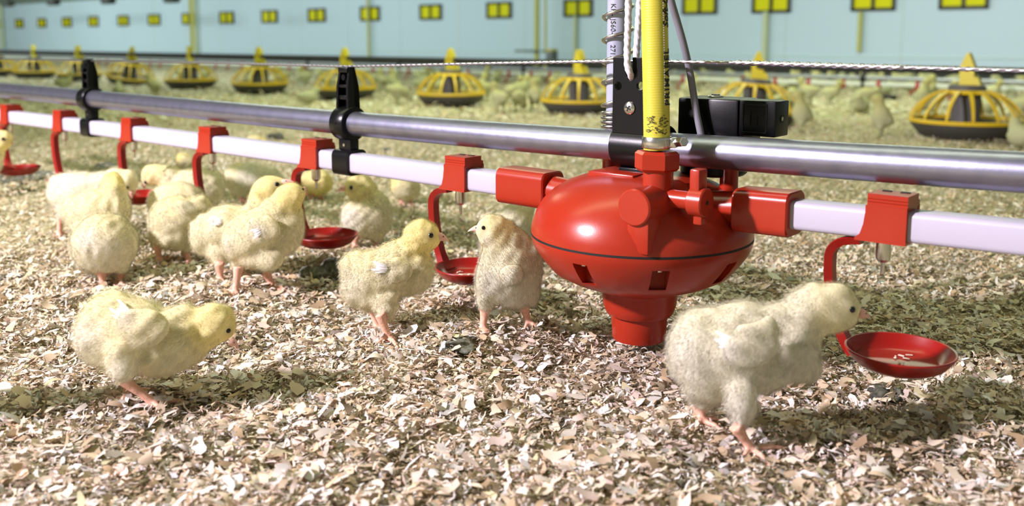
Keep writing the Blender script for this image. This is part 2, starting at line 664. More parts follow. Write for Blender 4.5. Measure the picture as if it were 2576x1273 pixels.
def sector(n, r0, r1, half, power=2.0):
    r = (RNG.uniform(r0 ** power, r1 ** power, n)) ** (1 / power)
    a = RNG.uniform(-half, half, n)
    return np.stack([r * np.sin(a), r * np.cos(a)], -1)


def blotch(xy):
    """soiled patches of litter (0 clean .. 1 dirty) - stains with a place of their own"""
    s = np.zeros(len(xy))
    for a, k, p in ((0.4, 21, 1.0), (1.9, 27, 2.2), (2.9, 17, 0.3), (1.1, 39, 4.0)):
        s += np.sin(k * (xy[:, 0] * math.cos(a) + xy[:, 1] * math.sin(a)) + p)
    return np.clip((s - 1.0) / 2.0, 0, 1)


def build_litter():
    blocks = []
    for n, r0, r1, lo, hi, asp, seg, curl, tilt, lift, pw in (
            (120000, .40, 1.35, .0026, .0085, (.18, .50), 2, 1.3, .36, .0040, 2.0),
            (26000, .40, 1.35, .006, .014, (.18, .45), 3, 1.6, .30, .0055, 2.0),
            (16000, .40, 1.45, .007, .018, (.07, .16), 5, 3.0, .40, .007, 2.0),
            (9000, .38, 1.20, .010, .019, (.25, .55), 4, 1.2, .22, .0065, 2.0),
            (80000, 1.30, 3.4, .006, .013, (.20, .50), 2, 1.3, .38, .006, 1.2),
            (14000, 3.2, 8.0, .016, .034, (.30, .60), 2, 1.2, .34, .008, 1.1)):
        xy = sector(n, r0, r1, 0.64, pw)
        V, Q, c = shavings(n, xy, lo, hi, asp, 0, seg, curl, tilt, lift)
        d = blotch(xy)[:, None] * RNG.uniform(0.0, 1.0, (n, 1))
        c = c * (1 - 0.42 * d) + np.array([.10, .11, .06]) * 0.42 * d
        # farther litter tinted yellow: the dim barn light's cast put into its colour
        rr = np.clip((np.linalg.norm(xy, axis=1) - 0.75) / 0.9, 0, 1)[:, None]
        c = c * (1 - rr * np.array([[.08, .04, .22]]))
        blocks.append((V, Q, c))
    o = tone_mesh('wood_shaving_ground_cover', blocks, FLAKE)
    tag(o, 'loose pale wood shavings spread over the whole floor', 'litter', kind='stuff')
    return o


litter = build_litter()

# ------------------------------------------------------------------ drinker line (frame: x along the pipes to the right, y to the back, z up)
def frame(name, label, cat, s=0.0, t=0.0, z=0.0, group=None):
    return thing(name, label, cat, LW(s, t, z), ROTZ, group)


def fit(pts, deg):
    q = [sp(x, y) for x, y in pts]
    return np.poly1d(np.polyfit([a for a, _ in q], [b for _, b in q], deg)), q[0][0], q[-1][0]


GP, g0, g1 = fit([(-140, 215), (0, 225), (190, 245), (560, 281), (830, 306), (907, 314), (1340, 347.5), (1530, 360.6), (2276, 414), (2576, 434), (2760, 447)], 3)
WL, w0, w1 = fit([(-140, 275), (33, 292), (110, 301), (560, 366.7), (740, 389.5), (907, 414), (1080, 433.7), (1265, 456)], 2)
WR, w2, w3 = fit([(1990, 536), (2300, 570), (2576, 597), (2760, 615)], 1)
GR = 0.0139
HW = 0.01125


def along(f, a, b, n):
    return [(s, float(f(s))) for s in np.linspace(a, b, n)]


gz = float(GP(0))
r = frame('support_pipe', 'long galvanised steel pipe above the white water pipe', 'pipe', 0, 0, gz)
_gp = along(GP, g0, g1, 60)
_gp.append((g1 + .40, _gp[-1][1] + .40 * (_gp[-1][1] - _gp[-2][1]) / (_gp[-1][0] - _gp[-2][0])))
MB().tube([(s, 0, z - gz) for s, z in _gp], GR, 40).build('pipe', GALV, r, 60)
SOCL0, SOCL1 = sp(1274, 460)[0], sp(1392, 470)[0]
SOCR0, SOCR1 = sp(1862, 530)[0], sp(2002, 540)[0]
r = frame('water_pipe', 'white square water pipe running left from the red pressure regulator', 'pipe', 0, 0, gz)
MB().sweep([(s, z - gz) for s, z in along(WL, w0, SOCL0 + 0.004, 40)], rsq(HW, 0.0042)).build('pipe', WHITEP, r, 40)
r = frame('water_pipe', 'white square water pipe leaving the right side of the frame', 'pipe', 0, 0, gz)
MB().sweep([(s, z - gz) for s, z in along(WR, SOCR1 - 0.004, w3 + .40, 20)], rsq(HW, 0.0042)).build('pipe', WHITEP, r, 40)


# --- hangers that join the two pipes and the wire
def hanger(label, px):
    s0 = sp(px, 300)[0]
    zg, zw = float(GP(s0)), float(WL(s0))
    zt = sp(px, 168 if px > 500 else 150)[1]
    r = frame('pipe_hanger', label, 'hanger', s0, 0, zg, 'black plastic hangers joining the steel pipe and the white pipe')
    m = MB()
    h0, h1 = GR + 0.001, zt - zg
    hm = h0 + (h1 - h0) * 0.55
    # tapering arm: back web and two side flanges
    for x0, x1, y0, y1 in ((-.011, -.0075, -.0085, .009), (.0075, .011, -.0085, .009), (-.011, .011, .001, .0085)):
        v = []
        for z, k, ky in ((h0, 1.0, 1.0), (hm, .94, .92), (h1, .80, .42)):
            v.append([m.bm.verts.new((x * k, y * ky, z)) for x, y in ((x0, y0), (x1, y0), (x1, y1), (x0, y1))])
        for A, B in zip(v[:-1], v[1:]):
            for i in range(4):
                m.bm.faces.new([A[i], A[(i + 1) % 4], B[(i + 1) % 4], B[i]])
        m.bm.faces.new(v[0][::-1]); m.bm.faces.new(v[-1])
    for z, hh in ((.30, .10), (.56, .07), (.93, .12)):
        m.box((0, -.0025, h0 + (h1 - h0) * z), (.016, .009, (h1 - h0) * hh), .0008)
    m.cyl((0, -.006, h0 + (h1 - h0) * .76), (0, .001, h0 + (h1 - h0) * .76), .0034, n=20)
    m.box((0.004, .002, h1 - .002), (.006, .006, .006), .0006)
    m.box((-0.007, .002, h1 - .002), (.004, .006, .006), .0006)
    m.build('arm', BLACK, r)
    ring = [(GR + .0002, -.0115), (GR + .0050, -.0115), (GR + .0058, -.0105), (GR + .0058, .0105), (GR + .0050, .0115), (GR + .0002, .0115), (GR + .0002, -.0115)]
    c = MB().lathe(ring, 48, Matrix.Rotation(math.pi / 2, 4, 'Y'))
    c.cyl((0, -(GR + .0062), .001), (0, -(GR + .004), .001), .0016, n=16)
    c.build('pipe_ring', BLACK, r)
    dz = zw - zg
    n = MB().box((0, 0, (-(GR + .003) + dz + HW + .002) / 2), (.021, .013, (-(GR + .003) - dz - HW - .002) + .004), .001)
    n.build('neck', BLACK, r)
    MB().cyl((0, -.0075, -(GR + .011)), (0, -.006, -(GR + .011)), .0017, n=16).build('screw', STEEL, r)
    path = [(-.0135, dz), (.0135, dz)]
    sl = MB()
    o, i = rsq(HW + .0036, .007), rsq(HW + .0002, .0042)
    V = [[sl.bm.verts.new((x, y, dz + z)) for y, z in sec] for x in (-.0135, .0135) for sec in (o, i)]
    k = len(o)
    for a in range(k):
        b = (a + 1) % k
        sl.bm.faces.new([V[0][a], V[0][b], V[2][b], V[2][a]])
        sl.bm.faces.new([V[1][b], V[1][a], V[3][a], V[3][b]])
        sl.bm.faces.new([V[0][b], V[0][a], V[1][a], V[1][b]])
        sl.bm.faces.new([V[2][a], V[2][b], V[3][b], V[3][a]])
    sl.build('pipe_sleeve', BLACK, r)
    return r


hanger('black plastic pipe hanger in the middle left, beside the fifth red clip', 876)
hanger('black plastic pipe hanger near the left edge, out of focus', 232)


# --- red nipple clips with drip cup
def drinker():
    pn = 2226
    s0, _ = sp(pn, 560)
    zp = float(WR(s0))
    r = frame('nipple_drinker', 'red nipple drinker with drip cup right of the regulator, a chick at its arm', 'drinker', s0, 0, zp, 'red nipple drinkers along the white pipe')
    F = -HW - 0.0028

    def q(px, py, t=F):
        s, z = sp(px, py, t)
        return s - s0, z - zp

    # saddle: flared front and back plates, top block with grooves, bottom plate
    xr = q(2281, 560)[0]
    top = q(2230, 521)[1]
    blk = q(2230, 491)[1]
    bot = q(2230, 612)[1]
    xl = [(q(2178, 523)[0], top), (q(2177, 540)[0], top * .62), (q(2172, 562)[0], 0.0), (q(2163, 583)[0], bot * .62), (q(2152, 597)[0], bot + .002)]
    m = MB()
    poly = [(x, z) for x, z in xl] + [(xl[-1][0] + .001, bot), (xr, bot), (xr, top)]
    m.prism(poly, F - .0008, -HW - .0002)
    m.prism(poly, HW + .0002, -F + .0008)
    m.prism([(xl[0][0] + .0003, HW + .0002), (xr - .0003, HW + .0002), (xr - .0003, top - .0002), (xl[0][0] + .0003, top - .0002)], F + .0004, -F - .0004)
    m.prism([(xl[-1][0] - .0003, bot - .0003), (xr + .0003, bot - .0003), (xr + .0003, bot * .86), (xl[-1][0] - .0003, bot * .86)], F - .0016, -F + .0016)
    m.build('saddle', RED, r, 30)
    b = MB()
    x0 = xl[0][0] + .0008
    w = xr - x0
    hgt = blk - top
    yf = -F - .0002
    prof = [(-yf, -.0004), (-yf, hgt * .2), (-yf + .0006, hgt * .27), (-yf, hgt * .34), (-yf, hgt * .46), (-yf + .0006, hgt * .53), (-yf, hgt * .60), (-yf, hgt * .95), (-yf + .0006, hgt),
            (yf - .0036, hgt), (yf - .003, hgt * .95), (yf - .003, hgt * .5), (yf, hgt * .35), (yf, -.0004)]
    b.sweep([(x0, top), (xr, top)], prof)
    b.build('top_block', RED, r, 30)
    sl = MB()
    for dx in (.28, .74):
        sl.box((x0 + w * dx, .004, blk + .0002), (w * .22, .004, .0008))
    sl.build('slot', GASKET, r, None)
    # arm: flat strap bending down and into the cup
    pts = [(2168, 604), (2140, 604), (2112, 611), (2094, 630), (2090, 662), (2091, 705), (2096, 745), (2104, 785), (2116, 825), (2134, 862), (2152, 884)]
    A = [q(x, y, 0.0) for x, y in pts]
    A = [np.array(a) for a in A]
    fine = []
    for i in range(len(A) - 1):
        p0, p1, p2, p3 = A[max(i - 1, 0)], A[i], A[i + 1], A[min(i + 2, len(A) - 1)]
        for u in np.linspace(0, 1, 5)[:-1]:
            fine.append(0.5 * ((2 * p1) + (-p0 + p2) * u + (2 * p0 - 5 * p1 + 4 * p2 - p3) * u * u + (-p0 + 3 * p1 - 3 * p2 + p3) * u ** 3))
    fine.append(A[-1])
    am = MB()
    rings = []
    for i, p in enumerate(fine):
        d = fine[min(i + 1, len(fine) - 1)] - fine[max(i - 1, 0)]
        d = d / np.linalg.norm(d)
        nrm = np.array([-d[1], d[0]])
        f = i / (len(fine) - 1)
        hw = .0070 * (1 if f < .8 else 1 + (f - .8) * 2.2)
        th = .0027
        ring = []
        for a, bb in ((-1, -1), (-.6, 1), (.6, 1), (1, -1), (.8, -1.3), (-.8, -1.3)):
            c = p + nrm * th * bb
            ring.append(am.bm.verts.new((c[0], hw * a, c[1])))
        rings.append(ring)
    for Aa, B in zip(rings[:-1], rings[1:]):
        for k in range(6):
            am.bm.faces.new([Aa[k], Aa[(k + 1) % 6], B[(k + 1) % 6], B[k]])
    am.bm.faces.new(rings[0][::-1]); am.bm.faces.new(rings[-1])
    am.build('arm', REDC, r, 50)
    # drip cup
    cs, cz = q(2264, 879, 0.0)
    R = abs(q(2397, 879, 0.0)[0] - q(2131, 879, 0.0)[0]) / 2 * 1.0
    kk = zdepth(on_t(2264, 879, 0)) / FPX
    R = 133 * kk
    prof = [(0, -.0135), (R * .66, -.0130), (R * .82, -.0095), (R * .955, -.003), (R, -.0002), (R * .99, .0009), (R * .955, .0006), (R * .88, -.004), (R * .78, -.0088), (R * .70, -.0105), (0, -.0108)]
    MB().lathe(prof, 56, Matrix.Translation((cs, 0, cz))).build('drip_cup', REDC, r, 35)
    # steel nipple with its pin
    k = zdepth(on_t(2226, 640, 0)) / FPX
    zb = q(2226, 612, 0)[1]
    nz = lambda y: q(2226, y, 0)[1]
    prof = [(0, zb + .002), (18 * k, zb + .002), (19 * k, nz(640)), (17 * k, nz(652)), (11 * k, nz(659)), (0, nz(659))]
    np_ = MB().lathe(prof, 28).build('nipple', STEEL, r, 30)
    MB().lathe([(0, nz(658)), (7.5 * k, nz(658)), (5.5 * k, nz(664)), (5.5 * k, nz(690)), (4 * k, nz(692)), (0, nz(692))], 16).build('pin', STEEL, np_, 30)
    return r, s0, zp, cs, cz, R


DR, ds0, dzp, cup_s, cup_z, CUP_R = drinker()
drop_ = MB().lathe([(0, -.0062), (.0016, -.0056), (.0024, -.0040), (.0021, -.0022), (.0012, 0), (0, .0002)], 20).build('water_drop', WATER, None, 60)
drop_.location = LW(ds0, 0, sp(2226, 690)[1] - .0008)
tag(drop_, 'clear water drop hanging from the pin of the nipple right of the regulator', 'water drop')

for px, lab in ((1158, 'red nipple drinker just left of the regulator, between two facing chicks'),
                (794, 'red nipple drinker left of the middle black hanger, two chicks drinking at it'),
                (533, 'red nipple drinker above the round chick with its back turned'),
                (336, 'out-of-focus red nipple drinker first to the right of the left black hanger'),
                (162, 'blurred red nipple drinker first to the left of the left black hanger'),
                (28, 'blurred red nipple drinker at the left edge with its cup in view')):
    s, _ = sp(px, 300 + (px - 28) * .116)
    c = copy_tree(DR)
    c.location = LW(s, 0, float(WL(s)))
    c['label'] = lab
DR['label'] = 'red nipple drinker right of the regulator, a chick standing at its arm'

# --- red pressure regulator
RC = np.array(sp(1612, 585))
KR = zdepth(on_t(1612, 585, 0)) / FPX
rs, rz = float(RC[0]), float(RC[1])
reg = frame('pressure_regulator', 'large glossy red round water pressure regulator between the white pipes', 'regulator', rs, 0, rz)


def Q(px, py, t=0.0):
    s, z = sp(px, py, t)
    return s - rs, t, z - rz


up = [(276, 2), (276, 12), (273, 26), (264, 52), (247, 80), (222, 104), (188, 124), (150, 138), (110, 147), (60, 152), (0, 153)]
lo = [(0, -268), (60, -268), (66, -267), (68, -262), (71, -205), (82, -202), (86, -196), (92, -180), (96, -150), (102, -140), (116, -134), (142, -126), (185, -110), (221, -91), (248, -60), (264, -38), (272, -22), (276, -8), (276, -2), (0, -2)]
KV = KR / math.cos(PITCH + math.atan((585 - PPY) / FPX))
dome_t = MB().lathe([(0, 2 * KV)] + [(r_ * KR, z_ * KV) for r_, z_ in up], 96)
# mould rib, plate and webs on the dome
px_, _, pz_ = Q(1567, 446, -.012)
dome_t.box((px_, -.012, pz_ - .004), (.047, .040, .020), .0015)
dome_t.box((px_, -.012, pz_ - .016), (.053, .050, .016), .002)
dome_t.build('upper_housing', RED, reg, 32)
shell = MB().lathe([(r_ * KR, z_ * KV) for r_, z_ in lo], 96).mesh('lower', None)
cut = MB()
angs = [math.radians(a) for a in (-8, 37, 82, 127, 172, 217, 262, 307)]
# pockets sit where the photo shows them: directions in the regulator frame
view_a = math.atan2(*(np.array([np.dot(C0 - LW(rs, 0, 0), ET), np.dot(C0 - LW(rs, 0, 0), ES)])))
pock = [view_a + math.radians(d) for d in (-31, 10, 52, 94, 137, 180, 222, 285)]
for a in pock:
    rr = 250 * KR
    M = Matrix.Translation((math.cos(a) * rr, math.sin(a) * rr, -57 * KV)) @ Matrix.Rotation(a, 4, 'Z')
    cut.box((0, 0, 0), (1, 1, 1), 0, None)
    vs = list(cut.bm.verts)[-8:]
    bmesh.ops.transform(cut.bm, matrix=M @ Matrix.Diagonal((80 * KR, 40 * KR, 54 * KV, 1)), verts=vs)
so = bpy.data.objects.new('tmp_a', shell); COL.objects.link(so)
co = bpy.data.objects.new('tmp_b', cut.mesh('cut', None)); COL.objects.link(co)
bo = so.modifiers.new('b', 'BOOLEAN'); bo.operation = 'DIFFERENCE'; bo.object = co; bo.solver = 'EXACT'
lm = evaluated([so])[0]
drop([so, co])
lm.name = 'lower_housing'
lm.polygons.foreach_set('use_smooth', [True] * len(lm.polygons))
lm.set_sharp_from_angle(angle=math.radians(32))
lm.materials.clear()
link_mesh('lower_housing', lm, RED, reg)
for a in pock:
    m = MB()
    rr = 248 * KR
    m.cyl((math.cos(a) * rr, math.sin(a) * rr, -36 * KV), (math.cos(a) * rr, math.sin(a) * rr, -30 * KV), 8 * KR, n=16)
    m.build('housing_screw', STEEL, reg)
MB().lathe([(270 * KR, -2.6 * KV), (276.6 * KR, -2.6 * KV), (276.6 * KR, 2.6 * KV), (270 * KR, 2.6 * KV), (270 * KR, -2.6 * KV)], 96).build('gasket', GASKET, reg, 60)
# pipe sockets left and right
for nm, a, b_, f, tip in (('left', SOCL0, SOCL1, WL, 1), ('right', SOCR0, SOCR1, WR, -1)):
    m = MB()
    za, zb = float(f(a)) - rz, float(f(b_)) - rz
    o = rsq(HW + .0062, .0075, 6)
    i0 = rsq(HW + .0050, .0070, 6)
    pth = [(a - rs, za)] if True else []
    rings = [(a - rs, za, i0), (a - rs + .0012, za, o), (b_ - rs - .0012, zb, o), (b_ - rs, zb, i0)]
    R_ = [[m.bm.verts.new((x, y, z + dz)) for y, dz in sec] for x, z, sec in rings]
    for A, B in zip(R_[:-1], R_[1:]):
        for k in range(len(A)):
            m.bm.faces.new([A[k], A[(k + 1) % len(A)], B[(k + 1) % len(A)], B[k]])
    m.bm.faces.new(R_[0][::-1]); m.bm.faces.new(R_[-1])
    e = (b_ if nm == 'left' else a) - rs
    zz = zb if nm == 'left' else za
    m.cyl((e - .004 * tip, 0, zz), (-.060 * tip, 0, zz * .9), .0140, n=36)
    m.build('pipe_socket', RED, reg, 35)
# inlet block: capped front port, riser with nut, lever valve
TB = -.050
bx, _, bz = Q(1655, 505, TB)
cxp, _, czp = Q(1592, 523, -.086)
blk = MB()
blk.cyl((bx + .000, -.086, czp), (bx + .000, -.020, czp), 42 * KR, n=44, bev=.0012)
blk.box((bx + .002, -.058, (czp - .006) / 2 + .004), (.020, .050, czp - .004), .002)
blk.build('front_port', RED, reg, 35)
rx, _, rzz = Q(1655, 470, TB)
_, _, rt = Q(1655, 432, TB)
rs_ = MB().cyl((rx, TB, czp), (rx, TB, rt + .004), 34.5 * KR, n=40)
rs_.build('riser', RED, reg, 35)
nx_, _, n0 = Q(1652, 429, TB)
_, _, n1 = Q(1652, 379, TB)
hexm = MB()
RH = 51 * KR
prof = [(RH * .88, n0), (RH, n0 + .0022), (RH, n1 - .0022), (RH * .86, n1)]
rings = []
for rr, zz in [(0, n0)] + prof + [(0, n1)]:
    rings.append((rr, zz))
hexm.lathe(rings, 6, Matrix.Translation((nx_, TB, 0)) @ Matrix.Rotation(math.radians(22), 4, 'Z'))
hexm.build('hex_nut', RED, reg, 20)
lx, _, lz = Q(1757, 508, TB)
lv = MB().cyl((bx, TB, lz), (lx - .004, TB, lz), 21 * KR, n=32)
lv.build('valve_stem', RED, reg, 35)
hd = MB()
hd.cyl((lx - .006, TB, lz), (lx + .0075, TB, lz), 33 * KR, n=36, bev=.001)
_, _, t1 = Q(1752, 424, TB)
_, _, t0 = Q(1752, 563, TB)
hd.box((lx - .0005, TB, (lz + t1) / 2), (.0085, .0135, t1 - lz), .0012)
hd.box((lx + .0015, TB, (lz + t0) / 2), (.0075, .0085, lz - t0), .0012)
hd.build('valve_lever', RED, reg, 32)
MB().cyl((lx + .0072, TB, lz), (lx + .0080, TB, lz), 5 * KR, n=20).build('lever_screw', GASKET, reg)
# two red columns behind the pipe that carry the valve
for px in (1535, 1833):
    x, _, z0 = Q(px, 478, .032)
    _, _, z1 = Q(px, 405, .032)
    MB().cyl((x, .032, z0 - .012), (x, .032, z1 + .006), .0078, n=28).build('back_column', RED, reg)

# --- black solenoid valve behind the pipe
sx0, _, sz0 = Q(1706, 345, .034)
sol = frame('solenoid_valve', 'black plastic solenoid valve box behind the steel pipe, right of the yellow hose', 'valve', rs, 0, rz)
x0 = Q(1704, 300, .030)[0]
x1 = Q(1856, 300, .030)[0]
ztop = Q(1760, 247, .030)[2]
zbot = Q(1760, 338, .030)[2] - .006
w = x1 - x0
b1 = MB().box(((x0 + x1) / 2, .030 + .020, (ztop + zbot) / 2), (w, .040, ztop - zbot), .0022)
b1.box((x1 + .0012, .050, (ztop + zbot) / 2 - .002), (.005, .034, ztop - zbot - .004), .001)
b1.build('coil_casing', BLACKG, sol)
MB().cyl((x0 + w * .45, .050, ztop - .0005), (x0 + w * .45, .050, ztop + .0016), .0068, n=32, bev=.0005).build('top_cap', STEEL, sol)
MB().cyl((x0 + w * .45, .050, ztop + .0012), (x0 + w * .45, .050, ztop + .0030), .0042, n=6).build('cap_nut', STEEL, sol)
y0 = .030
xa = Q(1858, 300, y0)[0]
xb = Q(1951, 300, y0)[0]
za_ = Q(1900, 253, y0)[2]
zb_ = Q(1951, 347, y0)[2]
p = MB().box(((xa + xb) / 2, y0 + .013, (za_ + zb_) / 2), (xb - xa, .026, za_ - zb_), .0014)
p.build('connector_plug', BLACKG, sol)
pz = MB()
cx_, cz_ = (xa + xb) / 2 - .002, (za_ + zb_) / 2
for a, b_, c, d in ((-.011, .011, .012, .011), (-.011, .011, -.012, -.011), (-.011, -.010, -.012, .012), (.010, .011, -.012, .012)):
    pz.box((cx_ + (a + b_) / 2, y0 - .0001, cz_ + (c + d) / 2), (abs(b_ - a), .0008, abs(c - d) + .0001))
pz.box((cx_ - .004, y0 - .0001, cz_), (.0012, .0008, .012)); pz.box((cx_ + .0025, y0 - .0001, cz_ + .003), (.006, .0008, .0012)); pz.box((cx_ + .002, y0 - .0001, cz_ - .001), (.0012, .0008, .010))
pz.build('plug_emblem', BLACK, sol, None)
MB().cyl((xb - .0005, y0 + .012, cz_), (xb + .0004, y0 + .012, cz_), .0034, n=20).build('screw_recess', GASKET, sol)
MB().cyl((xb, y0 + .012, cz_), (xb + .0007, y0 + .012, cz_), .0018, n=12).build('plug_screw', STEEL, sol)
vb = MB()
xq = Q(1795, 420, .045)[0]
vb.cyl((xq, .045, Q(1795, 436, .045)[2]), (xq, .045, zbot + .004), .0290, n=40, bev=.002)
vb.cyl((xq - .022, .045, Q(1795, 470, .045)[2] - .02), (xq - .022, .045, zbot), .0085, n=24)
vb.build('valve_body', BLACKG, sol)

# --- black centre bracket that clamps the steel pipe
xc0 = Q(1541, 250, -.016)[0]
xc1 = xc0 + .043
br = frame('centre_bracket', 'black plastic bracket plate with screw and keyhole, clamped on the steel pipe behind the hose', 'bracket', rs, 0, rz)
gz0 = float(GP(rs + (xc0 + xc1) / 2)) - rz
zt_ = Q(1580, 144, -.016)[2]
pm = MB()
pm.box(((xc0 + xc1) / 2, -.0145, (zt_ + gz0 + .012) / 2), (xc1 - xc0, .0035, zt_ - gz0 - .012), .0006)
plate = pm.mesh('plate', None)
fm_ = MB()
for xx in (xc0 + .0013, xc1 - .0013):
    fm_.box((xx, -.0045, (zt_ + gz0 + .012) / 2), (.0024, .0160, zt_ - gz0 - .012), .0005)
fm_.build('side_flange', BLACK, br, 30)
ct = MB()
for (px, py, rpx) in ((1558, 216, 10.5), (1613, 216, 10.5), (1588, 193, 11)):
    x, _, z = Q(px, py, -.0145)
    ct.cyl((x, -.03, z), (x, -.0105, z), rpx * KR, n=24)
x, _, z = Q(1585, 193, -.0145)
so = bpy.data.objects.new('tmp_a', plate); COL.objects.link(so)
co = bpy.data.objects.new('tmp_b', ct.mesh('cut', None)); COL.objects.link(co)
c2 = MB(); c2.box((x, -.0145, (z + zt_ + .01) / 2), (.0068, .009, zt_ + .01 - z))
co2 = bpy.data.objects.new('tmp_c', c2.mesh('cut2', None)); COL.objects.link(co2)
for c_ in (co, co2):
    bo = so.modifiers.new('b', 'BOOLEAN'); bo.operation = 'DIFFERENCE'; bo.object = c_; bo.solver = 'EXACT'
plm = evaluated([so])[0]
drop([so, co, co2])
plm.materials.clear()
assert len(plm.vertices) > 40
link_mesh('plate', plm, BLACK, br)
sx_, _, sz_ = Q(1584, 272, -.0163)
scr = MB().lathe([(0, 0), (.0055, 0), (.0055, .0010), (.0040, .0022), (0, .0026)], 28, Matrix.Translation((sx_, -.0162, sz_)) @ Matrix.Rotation(math.pi / 2, 4, 'X')).build('screw', STEEL, br, 50)
cr = MB()
for a in (.5, .5 + math.pi / 2):
    cr.box((sx_, -.0187, sz_), (.0055, .0008, .0012), 0, Matrix.Rotation(a, 4, 'Y'))
cr.build('screw_cross', INK, scr, None)
cxm = (xc0 + xc1) / 2 + .001
hl = .0245
ring = [(GR + .0003, -hl), (GR + .0050, -hl), (GR + .0062, -hl + .0012), (GR + .0062, hl - .0012), (GR + .0050, hl), (GR + .0003, hl), (GR + .0003, -hl)]
cb = MB().lathe(ring, 56, Matrix.Translation((cxm, 0, gz0)) @ Matrix.Rotation(math.pi / 2, 4, 'Y'))
cb.build('clamp', BLACK, br, 40)
zf = Q(1580, 436, -.004)[2]
MB().box((cxm, 0, (gz0 - GR - .004 + zf) / 2), (.036, .024, gz0 - GR - .004 - zf), .001).build('foot', BLACK, br)

# --- yellow hose with steel clamp and printing
HT = TB
hp = [(1652, 376), (1652, 330), (1651, 260), (1649, 160), (1647, 60), (1645, -30), (1643, -160), (1641, -320)]
hz = [Q(x, y, HT) for x, y in hp]
hose = frame('water_hose', 'yellow ribbed water hose standing on the red nut of the regulator', 'hose', rs, 0, rz)
zs = np.linspace(hz[0][2], hz[-1][2], 420)
xs_ = np.interp(zs, [h[2] for h in hz], [h[0] for h in hz])
HR = 31.5 * KR * .945
hm = MB().tube([(x, HT, z) for x, z in zip(xs_, zs)], HR, 48, rfun=lambda i, a: 1 + .006 * math.sin(i * 1.55 + .5 * math.sin(a * 9)))
hm.build('tube', HOSE, hose, 80)
_, _, cz0 = Q(1652, 371, HT)
_, _, cz1 = Q(1652, 343, HT)
cl_ = MB()
CRR = HR + .0012
cl_.lathe([(HR, cz0), (CRR, cz0), (CRR + .0004, cz0 + .0006), (CRR + .0004, cz1 - .0006), (CRR, cz1), (HR, cz1), (HR, cz0)], 48, Matrix.Translation((hz[0][0], HT, 0)))
va = view_a
for k in range(9):
    a = va + math.radians(4 + k * 7)
    M = Matrix.Translation((hz[0][0] + math.cos(a) * (CRR + .0006), HT + math.sin(a) * (CRR + .0006), (cz0 + cz1) / 2)) @ Matrix.Rotation(a, 4, 'Z') @ Matrix.Rotation(.25, 4, 'X')
    cl_.box((0, 0, 0), (1, 1, 1))
    vs = list(cl_.bm.verts)[-8:]
    bmesh.ops.transform(cl_.bm, matrix=M @ Matrix.Diagonal((.0010, .0007, (cz1 - cz0) * .55, 1)), verts=vs)
clo = cl_.build('hose_clamp', STEEL, hose, 35)
a = va + math.radians(78)
dv = np.array([math.cos(a), math.sin(a)])
hx, hy = hz[0][0] + dv[0] * (CRR + .003), HT + dv[1] * (CRR + .003)
sm = MB()
zc = (cz0 + cz1) / 2
sm.box((hx - dv[0] * .001, hy - dv[1] * .001, zc), (.006, .010, (cz1 - cz0) * .9), .001, Matrix.Rotation(a, 4, 'Z'))
tx, _, tz = Q(1726, 357, HT)
sm.cyl((hx, hy, zc), (tx - .001, hy - .006, tz), .0042, n=6, bev=.0006)
sm.build('clamp_screw', STEEL, clo, 30)


def text_mesh(body, size, shear=0.0, space=1.0, bold=0.0):
    cu = bpy.data.curves.new('t', 'FONT')
    cu.body = body
    cu.size = size
    cu.shear = shear
    cu.space_character = space
    cu.offset = bold
    cu.extrude = 0.00012
    cu.resolution_u = 3
    cu.align_x = 'LEFT'
    o = bpy.data.objects.new('tmp_t', cu)
    COL.objects.link(o)
    me = evaluated([o])[0]
    drop([o])
    bm = bmesh.new()
    bm.from_mesh(me)
    bmesh.ops.triangulate(bm, faces=bm.faces[:])
    bmesh.ops.subdivide_edges(bm, edges=[e for e in bm.edges if e.calc_length() > size * .25], cuts=2)
    bm.to_mesh(me)
    bm.free()
    me.materials.clear()
    return me


def wrap(me, cx, cy, r, ang, z0, flip=1, xfun=None):
    """wrap text (reading upwards) round a vertical cylinder"""
    n = len(me.vertices)
    co = np.zeros(n * 3)
    me.vertices.foreach_get('co', co)
    co = co.reshape(-1, 3)
    z = z0 + co[:, 0] * flip
    a = ang - co[:, 1] * flip / r
    rr = r + co[:, 2] + .0003
    c0 = cx if xfun is None else xfun(z)
    out = np.stack([c0 + np.cos(a) * rr, cy + np.sin(a) * rr, z], -1)
    me.vertices.foreach_set('co', out.ravel())
    me.update()
    return me


hxf = lambda z: np.interp(z, [h[2] for h in hz], [h[0] for h in hz])
az = Q(1680, 266, HT)[2]
me = wrap(text_mesh('PRIMABEL', .0094, 0, 1.12, .0002), 0, HT, HR * 1.008, va + math.radians(74), az, 1, hxf)
link_mesh('printing', me, INK, hose)['label'] = 'black printed hose lettering'
az = Q(1678, 70, HT)[2]
me = wrap(text_mesh('Soft-®', .0094, .25, 1.0, .0002), 0, HT, HR * 1.008, va + math.radians(72), az, 1, hxf)
link_mesh('printing', me, INK, hose)['label'] = 'black italic hose lettering'
dots = MB()
for k in range(46):
    z = Q(1664, 262 - k * 6.2, HT)[2]
    a = va + math.radians(40)
    c = float(hxf(z))
    dots.box((c + math.cos(a) * HR * 1.006, HT + math.sin(a) * HR * 1.006, z), (.0007, .0007, .0009))
dots.build('dotted_line', WHITEP, hose, None)
smg = MB()
rr_ = random.Random(3)
